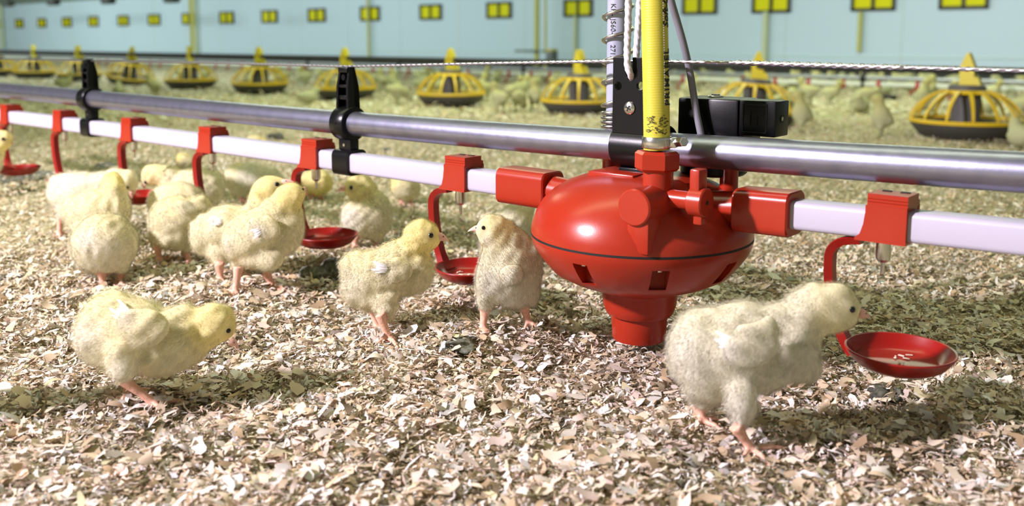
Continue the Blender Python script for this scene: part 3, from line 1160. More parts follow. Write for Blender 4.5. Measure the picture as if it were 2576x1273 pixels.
for k in range(60):
    px = 1628 + rr_.random() * 50
    py = 292 + rr_.random() * 44 - (px - 1628) * .2 * rr_.random()
    a = va + math.asin(max(-.95, min(.95, (px - 1651) / 31.5)))
    z = Q(1651, py, HT)[2]
    c = float(hxf(z))
    M = Matrix.Rotation(a, 4, 'Z') @ Matrix.Rotation(rr_.uniform(-.6, .6), 4, 'X')
    smg.box((c + math.cos(a) * HR * 1.004, HT + math.sin(a) * HR * 1.004, z), (.0006, rr_.uniform(.0004, .0030), rr_.uniform(.0003, .0009)), 0, M)
smg.build('smudge', SMUDGE, hose, None)

# --- grey cable
cb = [(1765, 346, .020), (1759, 318, .020), (1752, 285, .020), (1745, 240, .020), (1738, 195, .018), (1730, 155, .014), (1718, 105, .008), (1703, 52, .002), (1690, 8, -.004), (1676, -50, -.010), (1660, -140, -.015), (1650, -300, -.02)]
c3 = [np.array(Q(x, y, t)) for x, y, t in cb]
cable = frame('grey_cable', 'grey electric cable curving down to the black valve box', 'cable', rs, 0, rz)


def spline(P, n=6):
    out = []
    for i in range(len(P) - 1):
        p0, p1, p2, p3 = P[max(i - 1, 0)], P[i], P[i + 1], P[min(i + 2, len(P) - 1)]
        for u in np.linspace(0, 1, n + 1)[:-1]:
            out.append(0.5 * ((2 * p1) + (-p0 + p2) * u + (2 * p0 - 5 * p1 + 4 * p2 - p3) * u * u + (-p0 + 3 * p1 - 3 * p2 + p3) * u ** 3))
    out.append(P[-1])
    return out


MB().tube(spline(c3), 8.8 * KR, 16).build('sheath', CABLE, cable, 80)

# --- white ropes
def rope(label, P):
    r = frame('white_rope', label, 'rope', rs, 0, rz, 'white braided ropes at the bracket')
    pts = spline([np.array(Q(*p)) for p in P], 3)
    # even steps
    d = [0.0]
    for a, b_ in zip(pts[:-1], pts[1:]):
        d.append(d[-1] + float(np.linalg.norm(b_ - a)))
    n = int(d[-1] / .0006)
    u = np.linspace(0, d[-1], n)
    pp = np.stack([np.interp(u, d, [p[k] for p in pts]) for k in range(3)], -1)
    MB().tube(pp, 7.3 * KR, 20, rfun=lambda i, a: 1 + .24 * abs(math.sin(2 * a + i * .30)) * (1 if math.sin(2 * a - i * .30) > 0 else .55)).build('braid', ROPE, r, 80)


rope('white braided rope hanging into the keyhole of the black bracket', [(1592, 200, -.010), (1586, 186, -.0185), (1579, 165, -.0215), (1578, 120, -.0205), (1580, 60, -.020), (1581, 0, -.020), (1582, -80, -.019), (1584, -260, -.016)])
rope('white braided rope behind the bracket, close to the yellow hose', [(1600, 160, .006), (1601, 130, .006), (1605, 70, .006), (1609, 0, .006), (1612, -80, .006), (1618, -260, .006)])

# --- grey tube with steel coil spring
tx0, _, _ = Q(1554, 100, .034)
tb = frame('vent_tube', 'grey plastic tube with black print inside a steel coil spring, behind the bracket', 'tube', rs, 0, rz)
ztb = Q(1554, 400, .034)[2]
ztt = Q(1554, -320, .034)[2]
TR = 26.5 * KR * 1.06
MB().cyl((tx0, .034, ztb), (tx0, .034, ztt), TR, n=40).build('tube', TUBE, tb, 60)
turns = [(318, 0), (307, 1), (296, 2), (284, 3), (266, 4), (207, 5), (155, 6), (100, 7), (42, 8), (-16, 9), (-74, 10), (-132, 11), (-190, 12)]
sz = [Q(1554, y, .034)[2] for y, _ in turns]
pts = []
a0 = va - math.radians(80)
for k in np.linspace(0, 12, 12 * 40):
    z = float(np.interp(k, [t for _, t in turns], sz))
    a = a0 + 2 * math.pi * k
    pts.append((tx0 + math.cos(a) * TR * 1.36, .034 + math.sin(a) * TR * 1.36, z))
MB().tube(pts, 4.6 * KR, 10).build('coil_spring', SPRING, tb, 80)
me = wrap(text_mesh('KH- JS60-F   27', .0066, 0, 1.05), tx0, .034, TR, va - math.radians(38), Q(1545, 10, .034)[2], -1)
link_mesh('printing', me, INK, tb)['label'] = 'small black print on the tube'
me = wrap(text_mesh('12', .0066, 0, 1.05), tx0, .034, TR, va - math.radians(38), Q(1545, 130, .034)[2], -1)
link_mesh('printing', me, INK, tb)['label'] = 'small black print on the tube'

# --- wire rope on top of the hangers
wr = frame('wire_rope', 'thin twisted steel wire rope stretched above the pipes', 'wire', 0, 0, gz)
wp = [(-160, 143), (0, 148), (233, 153), (500, 157), (876, 167.5), (1200, 160), (1540, 153.5), (1690, 155), (1860, 158), (2050, 163.5), (2200, 168), (2420, 173.5), (2576, 177.5), (2760, 183)]
wq = [sp(x, y) for x, y in wp]
wq.append((wq[-1][0] + .40, wq[-1][1] + .40 * (wq[-1][1] - wq[-2][1]) / (wq[-1][0] - wq[-2][0])))
SS = np.arange(wq[0][0], wq[-1][0], .0011)
zz = np.interp(SS, [a for a, _ in wq], [b for _, b in wq])
sA, sB = sp(1850, 158)[0], sp(2270, 170)[0]
rad = np.where((SS > sA) & (SS < sB), .00185, .00135)
MB().tube([(s, 0, z - gz) for s, z in zip(SS, zz)], rad, 12, rfun=lambda i, a: 1 + .22 * math.sin(3 * a + i * .85)).build('strand', WIRE, wr, 80)

# ------------------------------------------------------------------ chicks
CREAM = np.array([.95, .885, .60])
YELLOW = np.array([.94, .80, .30])
WHITE = np.array([.92, .88, .80])
OLIVE = np.array([.50, .44, .26])  # darker olive of the down round the eyes
JOBS = []


def chick(label, feet, E, legs=(), eyes=(), beak=None, head=None, wing=None, plume=(), fwd=None, fur=9000, flen=.0065, yellow=1.0, voxel=.0013, dz=0.0, group='chicks at the drinker', lean=0.0):
    """E: ellipsoids (px, py, rx, ry[, rd, depth mm, rotation]) in the picture plane at the depth of the feet;
    legs: (hock px, foot px, toes, radius px, depth mm)"""
    fg = [ground(*f) for f in feet]
    z0 = float(np.mean([zdepth(p) for p in fg])) + dz
    k = z0 / FPX
    base = np.mean(fg, 0)
    root = thing('chick', label, 'chick', base, 0, group)
    shrink = flen * .16
    m = MB()
    M0 = Matrix(np.stack([RX, UP, -FW], -1).tolist()).to_4x4()
    cents = []
    for e in E:
        px, py, rx, ry = e[:4]
        rd = e[4] if len(e) > 4 and e[4] else min(rx, ry)
        d = (e[5] if len(e) > 5 else 0) * .001
        rot = e[6] if len(e) > 6 else 0
        c = pt(px, py, z0 + d) - base
        kk = (z0 + d) / FPX
        m.ico(c, [max(rx * kk - shrink, .002), max(ry * kk - shrink, .002), max(rd * kk - shrink, .002)], 3, M0 @ Matrix.Rotation(math.radians(-rot), 4, 'Z'))
        cents.append(c)
    segs = []
    for lg in legs:
        hock, foot, toes, rp, hd = lg
        f = ground(*foot) + np.array([0, 0, .0025])
        h = pt(hock[0], hock[1], zdepth(f) + hd * .001)
        r = rp * k
        f, h = f - base, h - base
        up = h + (h - f) * .25
        m.tube([up, h, h + (f - h) * .5, f], [r * 1.35, r * 1.15, r * .86, r * .95], 14)
        m.ico(h, r * 1.2, 2); m.ico(f, r * 1.05, 2)
        segs.append((h, f, r * 1.35))
        for t in toes:
            tp = ground(*t) + np.array([0, 0, .0012]) - base
            v = tp - f
            L = np.linalg.norm(v)
            if L > .026:
                tp = f + v * (.026 / L)
            mid = f + (tp - f) * .5 + np.array([0, 0, .0022])
            m.tube([f, mid, tp], [r * .66, r * .55, r * .36], 10)
            m.ico(tp, r * .36, 2)
            segs.append((f, tp, r * .8))
    me = m.mesh('tmp', None)
    o = bpy.data.objects.new('tmp_c', me)
    COL.objects.link(o)
    rm = o.modifiers.new('r', 'REMESH')
    rm.mode = 'VOXEL'
    rm.voxel_size = voxel
    rm.use_smooth_shade = True
    sm = o.modifiers.new('s', 'SMOOTH')
    sm.factor = .5
    sm.iterations = 4 if voxel < .002 else 2
    JOBS.append(dict(o=o, root=root, base=base, z0=z0, k=k, segs=segs, eyes=eyes, beak=beak, head=head, wing=wing, plume=plume, fwd=fwd, fur=fur, flen=flen, yellow=yellow))
    return root


def finish_chicks():
    dg_meshes = evaluated([j['o'] for j in JOBS])
    for j, me in zip(JOBS, dg_meshes):
        nv = len(me.vertices)
        v = np.zeros(nv * 3); me.vertices.foreach_get('co', v); v = v.reshape(-1, 3)
        ne = len(me.edges)
        ed = np.zeros(ne * 2, np.int32); me.edges.foreach_get('vertices', ed); ed = ed.reshape(-1, 2)
        keep = np.full(nv, 9.0)
        for a, b, r in j['segs']:
            ab = b - a
            t = np.clip(((v - a) @ ab) / (ab @ ab), 0, 1)
            keep = np.minimum(keep, np.linalg.norm(v - (a + t[:, None] * ab), axis=1) - r * 1.3)
        wt = np.clip(keep / .006, 0, 1)[:, None] * .6
        deg = np.bincount(ed.ravel(), minlength=nv).astype(float)[:, None]
        for _ in range(26):
            acc = np.stack([np.bincount(ed[:, 0], v[ed[:, 1], c], nv) + np.bincount(ed[:, 1], v[ed[:, 0], c], nv) for c in range(3)], -1)
            v = v + (acc / deg - v) * wt
        me.vertices.foreach_set('co', v.astype(np.float32).ravel())
        me.update()
        n0 = np.zeros(nv * 3); me.vertices.foreach_get('normal', n0); n0 = n0.reshape(-1, 3)
        ph = RNG.uniform(0, 6.28, 8)
        fl = np.zeros(nv)
        for q in range(8):
            kv = RNG.normal(0, 1, 3); kv = kv / np.linalg.norm(kv) * RNG.uniform(260, 620)
            fl += np.sin(v @ kv + ph[q])
        v = v + n0 * (fl * .00042)[:, None] * wt
        me.vertices.foreach_set('co', v.astype(np.float32).ravel())
        me.update()
        nr = np.zeros(nv * 3); me.vertices.foreach_get('normal', nr); nr = nr.reshape(-1, 3)
        me.calc_loop_triangles()
        tri = np.zeros(len(me.loop_triangles) * 3, np.int32); me.loop_triangles.foreach_get('vertices', tri); tri = tri.reshape(-1, 3)
        base, z0, k = j['base'], j['z0'], j['k']
        root = j['root']
        tree = BVHTree.FromPolygons(v.tolist(), tri.tolist())

        def hit(px, py):
            d = Vector(ray(px, py).tolist())
            h = tree.ray_cast(Vector((C0 - base).tolist()), d)
            return None if h[0] is None else (np.array(h[0]), np.array(h[1]))
        hc = pt(j['head'][0], j['head'][1], z0 + j['head'][3] * .001) - base if j['head'] else None
        hr = j['head'][2] * k if j['head'] else 0
        leg = np.full(nv, 9.0)
        for a, b, r in j['segs']:
            ab = b - a
            t = np.clip(((v - a) @ ab) / (ab @ ab), 0, 1)
            leg = np.minimum(leg, np.linalg.norm(v - (a + t[:, None] * ab), axis=1) - r * 1.25)
        isleg = leg < 0
        # colour of the down
        zr = (v[:, 2] - v[:, 2].min()) / max(np.ptp(v[:, 2]), 1e-6)
        wob = np.sin(v @ np.array([310., 170, 220])) * .5 + np.sin(v @ np.array([-140., 260, 190]) + 1) * .5
        y = np.clip((nr[:, 2] * .45 + zr * .7 - .35) + wob * .12, 0, 1) * .55 * j['yellow']
        if hc is not None:
            dh = np.linalg.norm(v - hc, axis=1) / max(hr, 1e-6)
            y = np.maximum(y, np.clip(1.75 - dh, 0, .78) * j['yellow'])
        cw = min(max(j['yellow'] - .15, 0) / .7, 1)
        base_c = CREAM * cw + np.array([.97, .94, .83]) * (1 - cw)
        tone = base_c * (1 - y[:, None]) + YELLOW * y[:, None]
        tone = tone * (1 + wob[:, None] * .02)
        eye_pts = []
        for (ex, ey, er) in j['eyes']:
            h = hit(ex, ey)
            if h:
                eye_pts.append((h[0], h[1], er * k))
        bare = np.ones(nv)
        for p, n_, r in eye_pts:
            d = np.linalg.norm(v - p, axis=1)
            g = np.clip(1.5 - d / (r * 2.4), 0, 1)
            tone = tone * (1 - g[:, None] * .42) + OLIVE * g[:, None] * .42
            bare = np.minimum(bare, np.clip(d / (r * 3.2) - .35, 0.0, 1))
        for (wx, wy, wr_, amt) in j['plume']:
            h = hit(wx, wy)
            if h:
                d = np.linalg.norm(v - h[0], axis=1)
                g = np.clip(1.4 - d / (wr_ * k), 0, 1) * amt
                tone = tone * (1 - g[:, None]) + WHITE * g[:, None]
        bk = None
        if j['beak']:
            b0, b1, bw, bd0, bd1 = j['beak']
            p0 = pt(b0[0], b0[1], z0 + bd0 * .001) - base
            p1 = pt(b1[0], b1[1], z0 + bd1 * .001) - base
            bk = (p0, p1, bw * k)
            d = np.linalg.norm(v - p0, axis=1)
            bare = np.minimum(bare, np.clip(d / (bw * k * 1.8) - .45, .0, 1))
        # down: fine tapering slivers rooted on the skin
        flen = j['flen']
        blocks_v, blocks_f3, blocks_f4 = [v], [tri], []
        norms = [nr]
        tones = [np.where(isleg[:, None], np.array([.78, .36, .26]), tone)]
        nf = int(j['fur'] * 2.2)
        fmats = [np.where(isleg[tri].sum(1) >= 2, 1, 0)]
        if nf > 0:
            A, B, Cc = v[tri[:, 0]], v[tri[:, 1]], v[tri[:, 2]]
            ar = np.linalg.norm(np.cross(B - A, Cc - A), axis=1)
            ok = (~isleg[tri].any(1)) & (bare[tri].min(1) > .02)
            ar = ar * ok * (bare[tri].mean(1))
            pick = RNG.choice(len(tri), nf, p=ar / ar.sum())
            u1 = np.sqrt(RNG.random(nf)); u2 = RNG.random(nf)
            w = np.stack([1 - u1, u1 * (1 - u2), u1 * u2], -1)[..., None]
            P = (v[tri[pick]] * w).sum(1)
            N = (nr[tri[pick]] * w).sum(1)
            N /= np.linalg.norm(N, axis=1, keepdims=True) + 1e-9
            Tn = (tone[tri[pick]] * w).sum(1) * RNG.uniform(.93, 1.08, (nf, 1))
            br = (bare[tri[pick]] * w[..., 0]).sum(1)
            if j['fwd'] is not None:
                fx, fd, fu = j['fwd']
                fw3 = RX * fx + np.array([0, 1.0, 0]) * fd + np.array([0, 0, 1.0]) * fu
                fw3 = fw3 / np.linalg.norm(fw3)
            else:
                fw3 = np.array([1.0, 0, 0])
            flow = -fw3 * .75 + np.array([0, 0, -.55])
            flow = flow[None] - N * (N @ flow)[:, None]
            rnd = RNG.normal(0, .22, (nf, 3))
            D0 = N * .50 + flow * .85 + rnd
            D0 /= np.linalg.norm(D0, axis=1, keepdims=True)
            D1 = D0 + flow * .55 + np.array([0, 0, -.18]) + RNG.normal(0, .15, (nf, 3))
            D1 /= np.linalg.norm(D1, axis=1, keepdims=True)
            L = flen * .85 * RNG.uniform(.5, 1.25, nf) * np.clip(br * 1.2, .22, 1)
            if hc is not None:
                dh = np.linalg.norm(P - hc, axis=1)
                L = L * np.where(dh < hr * 1.15, .62, 1.0)
            side = np.cross(N, D0) + RNG.normal(0, .35, (nf, 3))
            side /= np.linalg.norm(side, axis=1, keepdims=True) + 1e-9
            wd = (.00011 * max(1.0, k * 2300 / .7))
            p0 = P - N * .0004
            p1 = p0 + D0 * (L * .5)[:, None]
            p2 = p1 + D1 * (L * .5)[:, None]
            hv = np.stack([p0 - side * wd, p0 + side * wd, p1 - side * wd * .8, p1 + side * wd * .8, p2], 1)
            o0 = nv
            ib = o0 + np.arange(nf)[:, None] * 5
            blocks_v.append(hv.reshape(-1, 3))
            f3 = np.concatenate([ib + np.array([[0, 1, 2]]), ib + np.array([[1, 3, 2]]), ib + np.array([[2, 3, 4]])])
            blocks_f3.append(f3)
            fmats.append(np.zeros(len(f3), int))
            hn = N * .92 + D0 * .08 + RNG.normal(0, .10, (nf, 3))
            hn /= np.linalg.norm(hn, axis=1, keepdims=True)
            norms.append(np.repeat(hn, 5, 0))
            tones.append(np.repeat(Tn, 5, 0))
        V = np.concatenate(blocks_v); F = np.concatenate(blocks_f3); NN = np.concatenate(norms); TT = np.concatenate(tones); MM = np.concatenate(fmats)
        bm_ = bpy.data.meshes.new('body')
        bm_.vertices.add(len(V)); bm_.vertices.foreach_set('co', V.astype(np.float32).ravel())
        bm_.loops.add(F.size); bm_.loops.foreach_set('vertex_index', F.astype(np.int32).ravel())
        bm_.polygons.add(len(F)); bm_.polygons.foreach_set('loop_start', (np.arange(len(F)) * 3).astype(np.int32))
        bm_.update(calc_edges=True)
        bm_.polygons.foreach_set('use_smooth', [True] * len(F))
        bm_.materials.append(DOWN); bm_.materials.append(SHANK)
        bm_.polygons.foreach_set('material_index', MM.astype(np.int32))
        at = bm_.color_attributes.new('tone', 'FLOAT_COLOR', 'POINT')
        at.data.foreach_set('color', np.concatenate([np.clip(TT, 0, 1), np.ones((len(TT), 1))], 1).astype(np.float32).ravel())
        al = bm_.attributes.new('lie', 'FLOAT_VECTOR', 'POINT')
        al.data.foreach_set('vector', NN.astype(np.float32).ravel())
        ash = bm_.attributes.new('sheer', 'FLOAT', 'POINT')
        ash.data.foreach_set('value', np.where(np.arange(len(V)) < nv, 0.0, 0.55).astype(np.float32))
        bm_.normals_split_custom_set_from_vertices(NN.tolist())
        link_mesh('body', bm_, None, root)
        # eyes on both sides of the head
        for p, n_, r in eye_pts:
            MB().ico(p - n_ * r * .35, r, 3).build('eye', EYE, root, 80)
            if hc is not None and len(eye_pts) == 1:
                ax = FW if abs(n_ @ FW) > .5 else n_
                q = p - ax * 2 * ((p - hc) @ ax)
                hh = tree.find_nearest(Vector(q.tolist()))
                if hh[0] is not None:
                    MB().ico(np.array(hh[0]) - np.array(hh[1]) * r * .35, r, 3).build('eye', EYE, root, 80)
        if bk:
            p0, p1, r = bk
            d = p1 - p0
            L = np.linalg.norm(d); d = d / L
            up = np.array([0, 0, 1.0]) - d * d[2]; up /= np.linalg.norm(up)
            sd = np.cross(d, up)
            for nm, sgn, ln, off in (('upper_beak', 1, 1.0, .0), ('lower_beak', -1, .86, 0)):
                mb = MB()
                rings = []
                for f_, h_, w_ in ((-.25, 1.0, 1.05), (.0, 1.0, 1.0), (.35, .80, .74), (.7, .46, .42), (.92, .2, .18), (1.0, .05, .05)):
                    c = p0 + d * L * ln * f_ - up * (r * .55 * f_ * f_ * (1 if sgn > 0 else .1))
                    ring = []
                    for q in range(9):
                        a = math.pi * q / 8
                        hgt = r * h_ * (1.0 if sgn > 0 else .62)
                        ring.append(mb.bm.verts.new((c + sd * (math.cos(a) * r * w_ * .85) + up * (sgn * (math.sin(a) * hgt) + sgn * .00012)).tolist()))
                    rings.append(ring)
                for R0, R1 in zip(rings[:-1], rings[1:]):
                    for q in range(8):
                        mb.bm.faces.new([R0[q], R0[q + 1], R1[q + 1], R1[q]])
                    mb.bm.faces.new([R0[8], R0[0], R1[0], R1[8]])
                mb.bm.faces.new(rings[0]); mb.bm.faces.new(rings[-1][::-1])
                b_o = mb.build(nm, BEAK, root, 50)
                if sgn > 0:
                    nb = MB()
                    for s_ in (-1, 1):
                        nb.ico(p0 + d * L * .28 + up * r * .45 + sd * s_ * r * .55, r * .13, 2)
                    nb.build('nostril', INK, b_o, 80)
        # wing: a flat lobe of down with short white quills at its tip
        if j['wing']:
            (wx, wy), (qx, qy), wl, nq, wd_ = j['wing']
            h0, h1 = hit(wx, wy), hit(qx, qy)
            if h0 and h1:
                a, b = h0[0], h1[0]
                dd = b - a
                Lw = np.linalg.norm(dd); dd /= Lw
                nn = h0[1] + h1[1]; nn /= np.linalg.norm(nn)
                sd = np.cross(nn, dd); sd /= np.linalg.norm(sd)
                qm = []
                for q in range(nq):
                    u = (q - (nq - 1) / 2) / max(nq - 1, 1)
                    st = a + dd * Lw * (.45 + .1 * abs(u)) + sd * u * wd_ * k * .9 + nn * .0008
                    en = a + dd * Lw * (1.05 + .12 * math.cos(q * 2.1)) + sd * u * wd_ * k * 1.5 + nn * (.0030 + .0012 * math.sin(q * 3))
                    wv = .0011 + .0004 * math.sin(q)
                    c1 = st + (en - st) * .6 + nn * .0012
                    row = []
                    for c, wq_ in ((st, .4), (c1, 1.0), (st + (en - st) * .88, .85), (en, .15)):
                        row.append((c - sd * wv * wq_, c + nn * .0004, c + sd * wv * wq_))
                    qm.append(row)
                mb = MB()
                for row in qm:
                    R_ = [[mb.bm.verts.new(p.tolist()) for p in t] for t in row]
                    for A_, B_ in zip(R_[:-1], R_[1:]):
                        mb.bm.faces.new([A_[0], A_[1], B_[1], B_[0]])
                        mb.bm.faces.new([A_[1], A_[2], B_[2], B_[1]])
                wo = mb.build('wing_quills', QUILL, root, 60)
                wo['label'] = 'short white wing feathers'
    drop([j['o'] for j in JOBS])


QUILL = material('white_quill', (0.86, 0.84, 0.84, 1), 0.6)

chick('pale yellow chick leaning forward at the lower left, pecking at the shavings', [(392, 1022), (318, 1003)],
      [(330, 835, 112, 88, 85), (252, 832, 58, 90, 70), (285, 790, 75, 62, 62), (440, 848, 82, 80, 70), (465, 880, 56, 50, 50), (500, 862, 36, 36, 38), (400, 882, 100, 68, 70), (300, 870, 75, 70, 65), (468, 812, 48, 52, 45), (541, 812, 56, 55, 50), (515, 850, 48, 32, 38),
       (312, 905, 44, 66, 34, -22), (318, 905, 38, 60, 34, 26), (368, 826, 66, 58, 24, -31), (330, 812, 44, 44, 22, -31), (580, 830, 16, 22, 20)],
      legs=[((322, 965), (388, 1022), [(486, 1017), (408, 1046), (440, 1008)], 12, -4), ((322, 968), (318, 1000), [(304, 1030), (400, 984), (352, 992)], 12, 6)],
      eyes=[(575, 832, 6.5)], beak=((584, 862), (603, 872), 13, -6, -6), head=(541, 812, 58, 0), wing=((365, 832), (296, 778), 60, 5, 24), plume=[(320, 800, 26, .5), (210, 850, 50, .5), (300, 940, 40, .4)], fwd=(1, 0, -.15), fur=26000, flen=.0070, yellow=.85)

chick('large cream chick at the right standing beside the red drip cup', [(1890, 1142), (1768, 1070)],
      [(1832, 885, 138, 104, 95), (1752, 880, 74, 108, 82), (1868, 815, 95, 62, 62), (1800, 830, 75, 62, 60), (1985, 878, 80, 92, 72), (1902, 930, 100, 62, 78), (1780, 955, 70, 68, 66), (2018, 805, 66, 75, 58), (2048, 780, 66, 76, 58), (2096, 770, 72, 64, 56), (2132, 778, 36, 46, 40), (2090, 812, 52, 32, 42), (1955, 806, 62, 48, 56), (1990, 835, 60, 55, 64), (2030, 925, 42, 45, 45),
       (1868, 1006, 45, 72, 40, -20), (1775, 985, 44, 56, 38, 24), (1892, 868, 74, 68, 24, -34), (1858, 880, 50, 48, 22, -34), (1930, 830, 40, 46, 22, -30)],
      legs=[((1858, 1083), (1890, 1140), [(1868, 1157), (1940, 1180), (1985, 1132)], 13.5, -3), ((1758, 1028), (1766, 1066), [(1832, 1102), (1815, 1062), (1752, 1076)], 13.5, 4)],
      eyes=[(2145, 779, 8.5)], beak=((2167, 791), (2194, 797), 15, 0, 0), head=(2098, 768, 70, 0), wing=((1880, 875), (1808, 852), 60, 6, 22), plume=[(1840, 880, 26, .6), (1720, 900, 70, .35), (2010, 920, 60, .4), (1860, 1050, 50, .4)], fwd=(1, 0, .25), fur=30000, flen=.0075, yellow=.45)

chick('upright yellow chick in the middle facing right, next to the hanging drip cup', [(978, 858), (949, 832)],
      [(958, 692, 92, 70, 66), (895, 680, 40, 56, 45), (862, 662, 17, 14, 16), (905, 720, 50, 55, 45), (938, 735, 66, 46, 50), (1044, 682, 52, 62, 50), (1000, 650, 60, 46, 50), (1035, 628, 46, 46, 42), (1060, 592, 50, 45, 42), (1090, 598, 24, 28, 26), (1060, 615, 40, 26, 32),
       (974, 762, 36, 52, 26, -14), (932, 752, 34, 38, 26, 16), (998, 680, 50, 38, 16, -28), (966, 672, 34, 26, 14, -29)],
      legs=[((960, 802), (978, 858), [(946, 870), (1008, 886), (1000, 862)], 11, -2), ((936, 778), (949, 832), [(1012, 818), (975, 846), (944, 840)], 10, 3)],
      eyes=[(1085, 592, 7)], beak=((1108, 598), (1132, 603), 13, -1, -1), head=(1060, 592, 52, 0), wing=((1000, 680), (946, 672), 40, 5, 17), plume=[(965, 680, 24, .4), (880, 720, 40, .3), (960, 790, 24, .4)], fwd=(1, 0, .3), fur=22000, flen=.0062, yellow=1.0)

chick('cream chick seen from behind with its head turned left towards the drip cup', [(1214, 838), (1330, 824)],
      [(1284, 685, 84, 80, 72), (1272, 628, 62, 58, 55), (1291, 735, 55, 44, 50), (1225, 705, 32, 58, 45), (1222, 748, 26, 46, 26, -4), (1338, 728, 26, 46, 28, 2), (1256, 600, 50, 44, 44, -4), (1240, 578, 46, 44, 40, -6), (1220, 578, 28, 30, 30, -8), (1225, 600, 24, 24, 26, -8), (1287, 692, 36, 33, 26, -33), (1285, 655, 44, 40, 26, -16), (1328, 655, 42, 56, 44), (1240, 655, 36, 50, 42), (1300, 615, 40, 42, 42), (1270, 583, 36, 36, 36)],
      legs=[((1219, 786), (1214, 838), [(1196, 846), (1236, 846), (1222, 852)], 11, 2), ((1320, 776), (1330, 822), [(1352, 828), (1318, 834), (1340, 816)], 11, 2)],
      eyes=[(1216, 573, 5.5)], beak=((1203, 578), (1177, 576), 13, -8, -10), head=(1238, 576, 46, -6), plume=[(1290, 700, 30, .4), (1240, 720, 40, .5), (1222, 608, 24, .5), (1300, 760, 40, .4)], fwd=(-.3, .9, .3), fur=22000, flen=.0060, yellow=.6)

chick('yellow chick stretching its head up to the right at the nipple, in front of another', [(592, 742), (687, 727)],
      [(645, 592, 78, 70, 64), (602, 602, 46, 58, 46), (712, 580, 54, 66, 48), (690, 540, 52, 48, 44), (715, 520, 44, 50, 40), (735, 492, 36, 38, 34), (718, 500, 36, 36, 34), (750, 492, 18, 24, 22, 6), (650, 642, 56, 36, 44), (745, 560, 24, 50, 32),
       (680, 650, 38, 38, 22, -14), (602, 658, 24, 28, 22, 4), (662, 575, 48, 40, 16, -26), (640, 585, 30, 26, 14, -26)],
      legs=[((598, 684), (592, 742), [(578, 752), (602, 752), (560, 738)], 10, 2), ((672, 692), (688, 726), [(668, 750), (738, 742), (705, 738)], 10, -4)],
      eyes=[(762, 476, 4)], beak=((764, 480), (774, 489), 9, 8, 16), head=(733, 490, 42, 0), wing=((672, 572), (640, 588), 30, 4, 14), plume=[(650, 580, 24, .5), (570, 620, 24, .3)], fwd=(1, .1, .5), fur=15000, flen=.0062, yellow=1.0)

chick('yellow chick drinking with raised beak, half hidden by the one stretching in front of it', [(556, 712), (612, 698)],
      [(575, 572, 72, 60, 60), (515, 590, 38, 55, 42), (490, 563, 16, 13, 14), (640, 560, 48, 56, 46), (656, 512, 36, 44, 38), (678, 475, 42, 36, 36), (704, 470, 24, 26, 24), (660, 488, 34, 38, 34), (560, 627, 48, 34, 42), (553, 645, 25, 30, 18, -10), (608, 640, 30, 34, 24, 16)],
      legs=[((552, 672), (556, 712), [(534, 724), (582, 738), (568, 714)], 9.5, -2), ((607, 668), (612, 696), [(640, 702), (605, 706)], 9, 2)],
      eyes=[(697, 463, 6)], beak=((716, 461), (739, 453), 11, -2, -2), head=(680, 475, 44, 0), wing=((575, 560), (540, 556), 30, 4, 12), plume=[(540, 556, 18, .6)], fwd=(1, 0, .35), fur=12000, flen=.0062, yellow=.9)

chick('round chick with its back to the camera, just right of the roundest white one', [(402, 660), (474, 663)],
      [(447, 552, 72, 63, 60), (442, 590, 66, 42, 52), (503, 526, 34, 38, 36, 6), (470, 608, 24, 30, 20, -6), (402, 602, 22, 24, 20), (520, 552, 26, 30, 28, 26)],
      legs=[((396, 622), (402, 660), [(394, 668), (446, 650), (414, 664)], 9, 0), ((467, 628), (474, 663), [(500, 664), (470, 672)], 9, 0)],
      head=(526, 556, 28, 28), plume=[(470, 520, 22, .4)], fwd=(.6, .7, -.3), fur=12000, flen=.0068, yellow=.85)

chick('round white chick seen from behind at the left, no head visible', [(259, 722), (301, 716)],
      [(264, 612, 86, 74, 72), (264, 580, 68, 46, 56), (262, 652, 68, 40, 54), (243, 672, 24, 24, 20), (305, 668, 24, 24, 20), (290, 580, 40, 40, 40, 55), (300, 610, 34, 34, 34, 78)],
      legs=[((257, 690), (259, 722), [(246, 728), (272, 730), (262, 712)], 10, 0), ((306, 688), (300, 716), [(286, 722), (312, 724)], 10, 0)],
      head=(300, 610, 34, 78), plume=[(215, 600, 30, .6), (262, 650, 60, .4)], fwd=(.2, .95, -.2), fur=15000, flen=.0070, yellow=.8)

chick('dusky yellow chick behind the round white chick, turned away', [(200, 640), (290, 640)],
      [(245, 527, 78, 52, 58), (190, 532, 36, 42, 40), (296, 527, 34, 54, 42), (286, 482, 34, 38, 34), (283, 458, 28, 28, 28, 6), (235, 560, 60, 45, 50), (215, 590, 24, 36, 22), (280, 590, 24, 36, 22)],
      legs=[((214, 610), (205, 640), [(195, 648), (225, 648)], 9, 0), ((282, 610), (288, 640), [(305, 646), (280, 648)], 9, 0)],
      head=(283, 458, 32, 6), fwd=(.8, .6, .2), fur=9000, flen=.0060, yellow=1.1)

